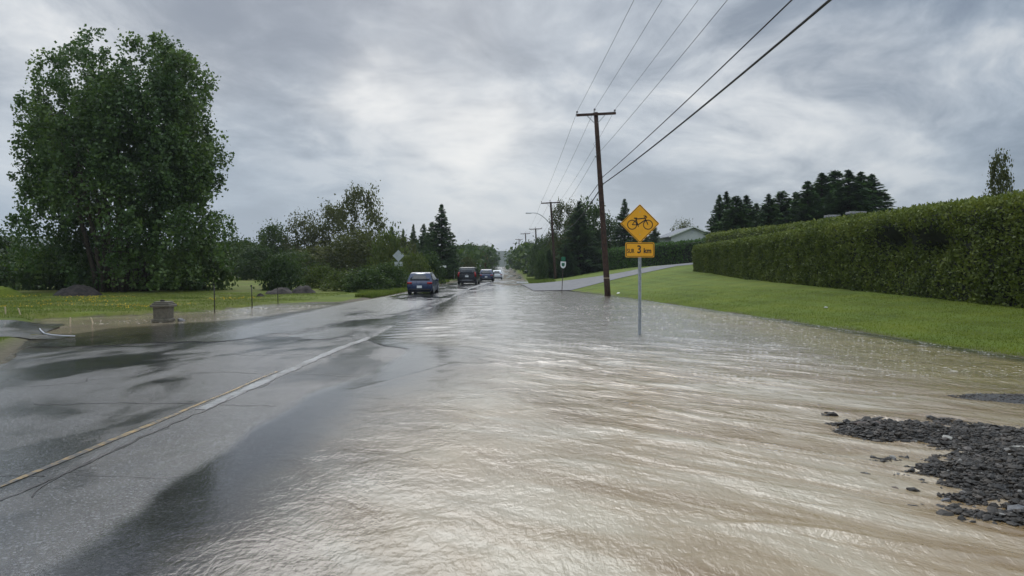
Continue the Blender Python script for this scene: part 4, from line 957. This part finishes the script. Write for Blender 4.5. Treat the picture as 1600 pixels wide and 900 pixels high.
def bike_sign():
    D = 20.5; x = at(999.5, D); z0 = gz(x, D)-.4; t = thing('bicycle_sign', 'yellow diamond bicycle warning sign with a distance tab on a steel post in the water', 'road sign', (x, D, z0))
    zc = zat(349.5, D)-z0; r = .545; zt = zat(390.5, D)-z0
    # U-channel post
    top = zc+.35; mb = MB()
    mb.box((0, .020, top/2), (.045, .006, top)).box((-.026, .008, top/2), (.006, .03, top)).box((.026, .008, top/2), (.006, .03, top)).box((-.036, -.006, top/2), (.016, .006, top)).box((.036, -.006, top/2), (.016, .006, top))
    mb.build('post', M['galv'], t)
    pl = MB().prism([(a, b+zc) for a, b in diamond(r)], -.030, -.026).build('diamond_panel', M['yellow'], t)
    bd = MB(); bd.add(*ring(diamond(r-.022, .025), diamond(r-.040, .02), -.0325, -.0305, (0, zc))); bd.build('border', M['black'], pl)
    b = MB(); Y = -.0335; s = .00085*1.0     # bicycle, drawn flat on the panel
    def P_(u, v): return Vector((u, Y, zc+v))
    def arc(cx, cz, rr, w, n=36):
        o_ = [(math.cos(2*math.pi*i/n)*(rr+w), math.sin(2*math.pi*i/n)*(rr+w)) for i in range(n)]; i_ = [(math.cos(2*math.pi*i/n)*(rr-w), math.sin(2*math.pi*i/n)*(rr-w)) for i in range(n)]
        b.add(*ring(o_, i_, Y-.001, Y+.0015, (cx, zc+cz)))
    def bar(p, q, w):
        p, q = Vector(p), Vector(q); d = (q-p).normalized(); nn = Vector((-d.y, d.x))*w*1.35
        c = [p+nn, q+nn, q-nn, p-nn]; b.add([(v.x, Y-.001, zc+v.y) for v in c]+[(v.x, Y+.0015, zc+v.y) for v in c], [(0, 1, 2, 3), (7, 6, 5, 4), (0, 4, 5, 1), (1, 5, 6, 2), (2, 6, 7, 3), (3, 7, 4, 0)])
    rw, ww = (-.215, -.03), (.225, -.03); arc(*rw, .125, .0115); arc(*ww, .125, .0115)
    bb = (-.055, -.035); st = (-.115, .145); hd = (.145, .150)
    bar(rw, bb, .008); bar(rw, (-.105, .11), .007); bar(bb, st, .010); bar((-.108, .125), hd, .010); bar(bb, (.155, .105), .010); bar(hd, ww, .009); bar((.135, .185), hd, .010)
    bar((-.165, .150), (-.075, .152), .012); bar((.135, .185), (.175, .200), .008); bar((.175, .200), (.190, .175), .008); bar((.190, .175), (.175, .150), .008); bar((.10, .215), (.175, .212), .008); bar(bb, (-.04, -.09), .007)
    b.build('bicycle_emblem', M['black'], pl)
    tb = MB().prism([(a, c+zt) for a, c in rrect(.80, .41, .035)], -.031, -.027).build('distance_panel', M['yellow'], t)
    bd = MB(); bd.add(*ring(rrect(.76, .37, .03), rrect(.732, .342, .025), -.0335, -.0312, (0, zt))); bd.build('border', M['black'], tb)
    text_mesh('SUR', .165, M['black'], tb, (-.355, -.0335, zt-.085), 'lettering', .003, .68)
    text_mesh('3', .30, M['black'], tb, (-.083, -.0335, zt-.085), 'lettering', .006, .86)
    text_mesh('km', .19, M['black'], tb, (.10, -.0335, zt-.085), 'lettering', .006, .92)
    for zz in (zc+.33, zc-.30, zt): MB().lathe([(.012, 0), (.012, .006)], 8).build('bolt', M['galv'], t).matrix_local = Matrix.Translation((0, -.032, zz)) @ Matrix.Rotation(R(90), 4, 'X')
bike_sign()
def post_sign(name, label, px, D, basey, parts, lean=0., post=.03, m='galv', x=None):
    X = at(px, D); z0 = gz(X, D)-.2; t = thing(name, label, 'road sign', (X, D, z0)); t.rotation_euler = (0, lean, 0)
    top = max(p[2] for p in parts)-z0+.05
    MB().box((0, .02, top/2), (post*2, .03, top), None, .004).build('post', M[m], t)
    for kind, nm, z, w, h, mm in parts:
        poly = {'d': diamond(w/2), 'r': rrect(w, h, .02), 's': [(-w/2, h/2), (w/2, h/2), (w/2, -h*.15), (w*.3, -h*.38), (0, -h/2), (-w*.3, -h*.38), (-w/2, -h*.15)]}[kind]
        MB().prism([(a, b+z-z0) for a, b in poly][::1], -.012-(.006 if nm == 'emblem' else 0), -.006-(.004 if nm == 'emblem' else 0)).build(nm, M[mm], t)
    return t
post_sign('diamond_sign', 'back of a grey diamond road sign with a small plate on the left roadside', 622.5, 68, 0, [('d', 'panel', zat(399.5, 68), 1.08, 0, 'signback'), ('r', 'plate', zat(412.5, 68), .74, .40, 'signback')])
post_sign('street_name_sign', 'wide low white sign on a post in front of the tallest spruce', 690, 92, 0, [('r', 'panel', zat(416.5, 92), 1.18, .26, 'white')])
s_ = post_sign('route_sign', 'small white and green cycle route shield on a leaning post in the water', 877.5, 53.5, 0, [('r', 'top_panel', zat(404.5, 53.5), .30, .30, 'green'), ('s', 'shield_panel', zat(414, 53.5), .39, .50, 'white'), ('s', 'emblem', zat(413.6, 53.5), .22, .26, 'green')], R(2.6), .025, 'bark')
post_sign('white_sign', 'small upright white road sign beyond the black van', 738.5, 150, 0, [('r', 'panel', zat(417, 150), .5, .9, 'white')])
post_sign('far_diamond_sign', 'tiny grey diamond sign back beyond the black van', 744.5, 165, 0, [('d', 'panel', zat(413, 165), .9, 0, 'signback')])
post_sign('far_square_sign', 'tiny pale square sign beyond the blue car roof', 750, 175, 0, [('r', 'panel', zat(416.5, 175), .6, .6, 'signback')])
for px, D, t0, b0, lab in [(697.5, 104, 420.5, 431, 'left one of two white marker posts left of the black van'), (710, 100, 422, 434, 'right one of two white marker posts left of the black van')]:
    X = at(px, D); z0 = gz(X, D); o = MB().box((0, 0, (zat(t0, D)-z0)/2), (.12, .04, zat(t0, D)-z0), None, .01).build('marker_post', M['white']); o.location = (X, D, z0); tag(o, lab, 'marker post', 'white marker posts')

# ------------------------------------------------------------------ vehicles
def car(name, label, px, D, L, W, Ht, kind, paint, z=None, yaw=0, roofm=None, wy=None):
    X = at(px, D); z0 = gz(X, D)+.0 if z is None else z
    t = thing(name, label, 'van' if kind == 'van' else 'car', (X, D+L/2, z0), yaw, 'cars driving away along the road')
    hl = L/2; belt = Ht*.60; g = .20
    if kind == 'hatch': prof = [(-hl+.06, g+.05), (-hl, .48), (-hl+.03, .80), (-hl+.10, belt-.02), (-hl+.40, Ht-.10), (-hl+.55, Ht-.03), (-hl+1.2, Ht), (hl-2.2, Ht-.02), (hl-1.15, belt+.06), (hl-.35, belt-.14), (hl-.03, .62), (hl, .42), (hl-.08, g)]
    elif kind == 'van': prof = [(-hl+.05, g+.05), (-hl, .52), (-hl+.02, .9), (-hl+.05, belt), (-hl+.20, Ht-.12), (-hl+.32, Ht-.03), (-hl+1.2, Ht), (hl-2.0, Ht-.03), (hl-1.0, belt+.05), (hl-.3, belt-.12), (hl-.03, .7), (hl, .45), (hl-.08, g)]
    else: prof = [(-hl+.07, g+.08), (-hl, .55), (-hl+.03, .88), (-hl+.08, belt), (-hl+.50, Ht-.10), (-hl+.68, Ht-.03), (-hl+1.4, Ht), (hl-2.3, Ht-.03), (hl-1.25, belt+.06), (hl-.35, belt-.1), (hl-.03, .7), (hl, .45), (hl-.08, g)]
    tum = lambda z_: 1-.24*max(0, (z_-belt)/(Ht-belt))**1.1-.07*max(0, (.5-z_)/.3)
    cy, cz = 0, Ht*.5; sl = [(-1, .09), (-.985, .045), (-.93, .012), (-.8, 0), (-.4, 0), (0, 0), (.4, 0), (.8, 0), (.93, .012), (.985, .045), (1, .09)]
    n = len(prof); V = []; F = []
    for s, e in sl:
        for (y, z_) in prof:
            bow = -.05*s*s if y < -hl+.3 else (.12*s*s if y > hl-.5 else 0)
            V.append((s*W/2*tum(z_), y*(1-e*.3)-bow*(1 if y < 0 else 1), cz+(z_-cz)*(1-e*.8)))
    for i in range(len(sl)-1):
        for k in range(n): F.append((i*n+k, i*n+(k+1) % n, (i+1)*n+(k+1) % n, (i+1)*n+k))
    F += [tuple(range(n-1, -1, -1)), tuple(range((len(sl)-1)*n, len(sl)*n))]
    body = mk('body', V, F, M[paint], t, True)
    def rear(u, z_, off=.012):     # point on the rear face: u -1..1
        zs = [p[1] for p in prof[:6]]; ysr = [p[0] for p in prof[:6]]; y = np.interp(z_, zs, ysr)
        e = np.interp(abs(u), [0, .8, .93, .985, 1], [0, 0, .012, .045, .09]); return (u*W/2*tum(z_), y*(1-e*.3)+.05*u*u-off, z_)
    def panel(nm, us, zs, m, parent=t, off=.012, smooth=True):
        Vp = [rear(u, z_, off) for z_ in zs for u in us]+[rear(u, z_, off-.03) for z_ in zs for u in us]; q = len(us)*len(zs); F_ = []
        for j in range(len(zs)-1):
            for i in range(len(us)-1): a = j*len(us)+i; F_.append((a, a+1, a+1+len(us), a+len(us)))
        ringi = [i for i in range(len(us))]+[len(us)*(j+1)-1 for j in range(1, len(zs))]+[len(us)*(len(zs)-1)+i for i in range(len(us)-2, -1, -1)]+[len(us)*j for j in range(len(zs)-2, 0, -1)]
        for a, b_ in zip(ringi, ringi[1:]+ringi[:1]): F_.append((a, a+q, b_+q, b_))
        return mk(nm, Vp, F_, M[m], parent, smooth)
    wl = belt+.05; wh = Ht-.15
    panel('rear_window', np.linspace(-.80, .80, 7), np.linspace(wl, wh, 4), 'glass')
    tz = (belt-.20, belt-.05) if kind != 'van' else (belt-.28, belt+.22)
    ti = .60 if kind != 'van' else .80
    for s in (-1, 1): panel('taillight', np.linspace(ti*s, .975*s, 4) if s > 0 else np.linspace(-.975, -ti, 4), np.linspace(*tz, 3), 'red', off=.02)
    if roofm: mk('tailgate_roof', [rear(u, z_, .016) for z_ in (Ht-.11, Ht-.045) for u in np.linspace(-.78, .78, 5)], [(i, i+1, i+6, i+5) for i in range(4)], M[roofm], t)
    pz = .52 if kind == 'hatch' else (belt-.22 if kind == 'van' else .62)
    MB().box((0, rear(0, pz)[1]-.012, pz), (.34, .02, .17), None, .004).build('number_plate', M['white'], t)
    MB().box((0, rear(0, .9 if kind != 'van' else 1.1)[1]-.01, belt-.10 if kind != 'van' else belt-.04), (.13, .02, .045), None, .004).build('badge', M['rim'], t)
    panel('bumper_trim', np.linspace(-.86, .86, 6), [g+.08, .38], 'plastic', off=.025)
    if kind != 'hatch': panel('step_strip', np.linspace(-.7, .7, 5), [.43, .47], 'rim', off=.03)
    # side glass, wheels, mirrors
    ylist = {'hatch': [(-hl+.62, wl), (-hl+.78, wh), (hl-2.15, wh+.02), (hl-1.45, wl)], 'van': [(-hl+.3, wl), (-hl+.42, wh), (hl-1.95, wh+.02), (hl-1.25, wl)], 'suv': [(-hl+.65, wl), (-hl+.85, wh), (hl-2.25, wh+.02), (hl-1.5, wl)]}[kind]
    for s in (-1, 1):
        Vs = []
        for o_ in (.012, -.02):
            for y, z_ in ylist: Vs.append((s*(W/2*tum(z_)+o_), y, z_))
        mk('side_window', Vs, [(0, 1, 2, 3), (7, 6, 5, 4), (0, 4, 5, 1), (1, 5, 6, 2), (2, 6, 7, 3), (3, 7, 4, 0)], M['glass'], t, False)
        mb = MB(); mb.box((s*(W/2+.06), hl-1.75, belt+.06), (.18, .12, .13), None, .02); mb.build('wing_mirror', M[paint], t, True)
        for y in (-hl+.78, hl-.85):
            r = .33 if kind != 'suv' else .36
            wt = MB(); wt.lathe([(r-.10, 0), (r-.02, 0), (r, .03), (r, .19), (r-.02, .22), (r-.10, .22)], 24)
            o = wt.build('wheel', M['tyre'], t, True); o.matrix_local = Matrix.Translation((s*(W/2-.10)-.11, y, r)) @ Matrix.Rotation(R(90), 4, 'Y')
            rm = MB(); rm.lathe([(.02, -.012), (r-.11, -.006), (r-.10, .02), (r-.10, .20), (r-.11, .226), (.02, .232)], 16).build('rim', M['rim'], o, True)
            ar = MB(); nn = 16; ro, ri = r+.075, r+.0; Va = [(0, math.cos(a)*q, math.sin(a)*q) for q in (ro, ri) for a in np.linspace(0, math.pi, nn)]
            xs_ = s*(W/2+.004); mk('wheel_arch', [(xs_, v[1]+y, v[2]+r-.02) for v in Va]+[(xs_-s*.05, v[1]+y, v[2]+r-.02) for v in Va], [(i, i+1, nn+i+1, nn+i) for i in range(nn-1)]+[(i, i+1, 2*nn+i+1, 2*nn+i) for i in range(nn-1)], M['plastic'], t, False)
    MB().box((0, -.1, .22), (W*.84, L*.86, .14), None, .03).build('underbody', M['plastic'], t)
    if kind != 'suv': MB().tube([(0, -hl+.75, Ht-.01), (0, -hl+.55, Ht+.14)], .012, 5).build('antenna', M['plastic'], t)
    return t
car('navy_hatchback', 'navy hatchback driving away through spray, nearest car', 656.5, 50.0, 4.1, 1.74, 1.50, 'hatch', 'navy', yaw=R(-1.5), roofm='silver_w')
car('black_van', 'black minivan with tall rear window, second nearest vehicle', 731.0, 76.5, 4.9, 1.98, 1.80, 'van', 'vanblack', yaw=R(-2.5))
car('blue_car', 'bright blue crossover between the black van and the white car', 760, 98, 4.6, 1.86, 1.62, 'suv', 'blue', yaw=R(-1))
car('white_car', 'small white crossover, farthest of the four cars', 776.5, 132, 4.6, 1.86, 1.66, 'suv', 'silver_w', yaw=R(0))

# ------------------------------------------------------------------ field things on the left
for i, (px, D, top, lab) in enumerate([(335.5, 30.2, 444, 'leftmost and nearest dark steel rod standing in the flooded field'), (394, 34, 446, 'middle dark steel rod standing in the flooded field'), (434.5, 37.5, 450, 'rightmost and farthest dark steel rod standing in the flooded field')]):
    X = at(px, D); z0 = -.1; h = zat(top, D)-z0
    e = thing('steel_rod', lab, 'post', (X, D, z0), 0, 'steel rods in the flooded field')
    MB().tube([(0, 0, 0), (-.01, 0, h*.5), (-.03, 0, h)], .022, 8).build('rod', M['rebar'], e, True); MB().lathe([(.024, 0), (.03, .01), (.03, .04), (.02, .05)], 8, (-.03, 0, h-.03)).build('cap', M['rebar'], e, True)
for px, D, h, lean, lab in [(9, 26.3, .34, -.02, 'leftmost pale wooden survey stake at the far left edge'), (33, 26, .32, -.10, 'leaning pale stake second from the left edge'), (110, 25., .34, .0, 'upright stake in the puddle, third from left'), (148, 24.6, .36, -.12, 'leaning stake in the puddle nearest the stone pedestal')]:
    X = at(px, D); z0 = gz(X, D)-.05; o = MB().add([(-.02, -.012, 0), (.02, -.012, 0), (.02, .012, 0), (-.02, .012, 0), (lean-.02, -.012, h), (lean+.02, -.012, h-.02), (lean+.02, .012, h-.02), (lean-.02, .012, h)], [(3, 2, 1, 0), (4, 5, 6, 7), (0, 1, 5, 4), (1, 2, 6, 5), (2, 3, 7, 6), (3, 0, 4, 7)]).build('wooden_stake', M['stake']); o.location = (X, D, z0); tag(o, lab, 'stake', 'wooden survey stakes')
D = 25.3; X = at(255.5, D); z0 = .0
e = thing('stone_pedestal', 'short grey stone pedestal with a wide tiered cap at the puddle edge', 'pedestal', (X, D, z0), R(2))
MB().box((0, 0, .05), (.58, .58, .10), None, .015).build('base', M['plinth'], e)
MB().add([(sx*w, sy*w, z_) for z_, w in ((.08, .235), (.50, .25)) for sx, sy in ((-1, -1), (1, -1), (1, 1), (-1, 1))], [(3, 2, 1, 0), (4, 5, 6, 7), (0, 1, 5, 4), (1, 2, 6, 5), (2, 3, 7, 6), (3, 0, 4, 7)]).build('shaft', M['plinth'], e)
c = MB(); c.box((0, 0, .545), (.66, .66, .09), None, .02); c.box((0, 0, .615), (.57, .57, .05), None, .015); c.box((0, 0, .665), (.48, .48, .05), None, .015); c.build('cap', M['plinth'], e)
MB().lathe([(.07, 0), (.08, .03), (.05, .055), (.02, .06)], 10, (-.04, 0, .69)).build('knob', M['soil'], e, True)
o = rocks_mesh('stone_slab', np.zeros((1, 3)), np.array([.24]), rockm['g'], 3, .35); o.location = (at(283, 25.6), 25.6, .02); tag(o, 'flat grey slab lying just right of the stone pedestal', 'stone')
def mound(name, label, px, D, wpx, top, m, seed, depth=1.2):
    X = at(px, D); z0 = gz(X, D)-.08; rw_ = wpx/2*D/FPX; h = zat(top, D)-z0
    V, F, X_, Y_ = grid(np.linspace(-1.1, 1.1, 44), np.linspace(-1.1, 1.1, 30), lambda x, y: np.clip(1-(x*x+y*y), 0, 1)**.75*(1+.45*fbm(x*2.4, y*2.4, 0, 4, seed)))
    V = V*np.array([rw_, depth, h]); o = mk(name, V, F, M[m]); o.location = (X, D, z0); return tag(o, label, 'mound')
mound('soil_mound', 'dark soil mound in front of the left side of the poplar', 122, 46.5, 76, 447, 'soil', 3)
mound('dirt_heap', 'dark dirt heap left of the small field shrub', 436, 50, 44, 450, 'soil', 5)
mound('dirt_heap', 'dark dirt heap with clods right of the small field shrub', 474, 51, 40, 448, 'soil', 7)
mound('dirt_heap', 'tiny dark clod in the grass below the dirt heaps', 407, 45, 14, 459, 'soil', 9, .3)
mound('weed_mound', 'low grassy weed mound at the far left edge', -5, 44, 90, 449, 'grass', 11)
pp = [(62, 516), (64, 519), (69, 523.5), (80, 526), (98, 527.5), (117, 528)]  # white froth line along the puddle edge, modelled as a thin tube
P3 = [(at(a, 2137/(b-418)), 2137/(b-418), .05) for a, b in pp]; o = MB().tube([Vector(p)-Vector(P3[0]) for p in P3], .016, 8).build('white_froth_line', M['siding'], None, True); o.location = P3[0]; tag(o, 'curved white froth line lying at the edge of the brown puddle', 'pipe')
for px, py, lab in [(966, 453, 'white scrap of litter on the lawn right of the leaning pole'), (1290, 468, 'pale stick lying on the lawn below the long hedge')]:
    D = 50 if px < 1000 else 28; X = at(px, D); o = rocks_mesh('litter', np.zeros((1, 3)), np.array([.16 if px < 1000 else .10]), M['pipe'], px, .3); o.location = (X, D, gz(X, D)+.04); tag(o, lab, 'litter')
# dirty curb beyond the pond on the right
o = MB().box((0, 0, .0), (2.4, 1.6, .12), None, .04).build('concrete_culvert_end', M['siding']); o.location = (at(822, 92), 92, gz(at(822, 92), 92)+.05); tag(o, 'pale concrete slab at the verge beyond the driveway mouth', 'slab')

# ------------------------------------------------------------------ houses
def house(name, label, x, y, zg, w, d, eave, ridge, rz, chim=(), extra=None):
    e = thing(name, label, 'house', (x, y, zg), rz)
    MB().box((0, 0, eave/2), (w, d, eave)).prism([(-w/2, eave), (w/2, eave), (0, ridge-.12)], -d/2+.0, d/2).build('wall', M['siding'], e)
    ov = .45; rf = MB(); sl_ = (ridge-eave)/(w/2); k = .14
    for s in (-1, 1):
        rf.add([(s*(w/2+ov), -d/2-ov, eave-ov*sl_), (0, -d/2-ov, ridge), (0, d/2+ov, ridge), (s*(w/2+ov), d/2+ov, eave-ov*sl_), (s*(w/2+ov), -d/2-ov, eave-ov*sl_+k), (0, -d/2-ov, ridge+k), (0, d/2+ov, ridge+k), (s*(w/2+ov), d/2+ov, eave-ov*sl_+k)], [(3, 2, 1, 0), (4, 5, 6, 7), (0, 1, 5, 4), (1, 2, 6, 5), (2, 3, 7, 6), (3, 0, 4, 7)])
    r = rf.build('roof', M['shingle'], e)
    fb = MB()
    for s in (-1, 1): fb.add([(s*(w/2+ov), -d/2-ov-.03, eave-ov*sl_-.03), (0, -d/2-ov-.03, ridge-.03), (0, -d/2-ov-.03, ridge+k+.03), (s*(w/2+ov), -d/2-ov-.03, eave-ov*sl_+k+.03)]+[(s*(w/2+ov), -d/2-ov+.02, eave-ov*sl_-.03), (0, -d/2-ov+.02, ridge-.03), (0, -d/2-ov+.02, ridge+k+.03), (s*(w/2+ov), -d/2-ov+.02, eave-ov*sl_+k+.03)], [(0, 1, 2, 3), (7, 6, 5, 4), (0, 4, 5, 1), (1, 5, 6, 2), (2, 6, 7, 3), (3, 7, 4, 0)])
    fb.build('fascia', M['white'], r)
    MB().lathe([(.28, 0), (.28, .05)], 14).build('gable_vent', M['signback'], e).matrix_local = Matrix.Translation((0, -d/2-.0, eave+(ridge-eave)*.5)) @ Matrix.Rotation(R(90), 4, 'X')
    for (cx, cy, cw, cd, ctop) in chim:
        c = MB(); c.box((cx, cy, (eave+ctop)/2), (cw, cd, ctop-eave)); q = c.build('chimney', M['brick'], r); MB().box((cx, cy, ctop+.08), (cw+.3, cd+.3, .18), None, .02).build('chimney_cap', M['brick'], q)
    for wx in (-w*.27, w*.27):
        f = MB().box((wx, -d/2-.02, 1.7), (1.3, .08, 1.2)).build('window', M['white'], e); MB().box((wx, -d/2-.07, 1.7), (1.1, .03, 1.0)).build('pane', M['glass'], f)
Y = 122; X = at(1070, Y); zg = gz(X, Y)
house('pale_house', 'pale sided house with grey gable roof peeking over the hedge right of the bicycle sign', X, Y, zg, 7.0, 9, zat(371, Y)-zg, zat(357.5, Y)-zg, R(3))
Y = 62; X = at(1345, Y); zg = gz(X, Y)
house('hidden_house', 'house hidden behind the long hedge showing only two stone chimneys', X, Y, zg, 9, 7, 2.2, zat(352, Y)-zg-.25, R(-3), [(-2.8, -1.2, .7, .7, zat(339, Y)-zg-.1), (-.6, -.5, 1.0, .8, zat(332, Y)-zg-.15)])

# ------------------------------------------------------------------ damp air
HZ = bpy.data.materials.new('damp_air'); HZ.use_nodes = True; T = NT(HZ.node_tree); T.n.clear()
vo = T.new('ShaderNodeVolumePrincipled'); vo.inputs['Color'].default_value = (.86, .92, 1, 1); vo.inputs['Density'].default_value = .00022; vo.inputs['Anisotropy'].default_value = .3
T.l.new(vo.outputs[0], T.new('ShaderNodeOutputMaterial').inputs['Volume'])
hb = MB().box((0, 1450, 48.5), (3400, 3200, 101)).build('haze', HZ); hb['kind'] = 'stuff'; hb['label'] = 'thin damp haze filling the air along the valley'; hb['category'] = 'haze'
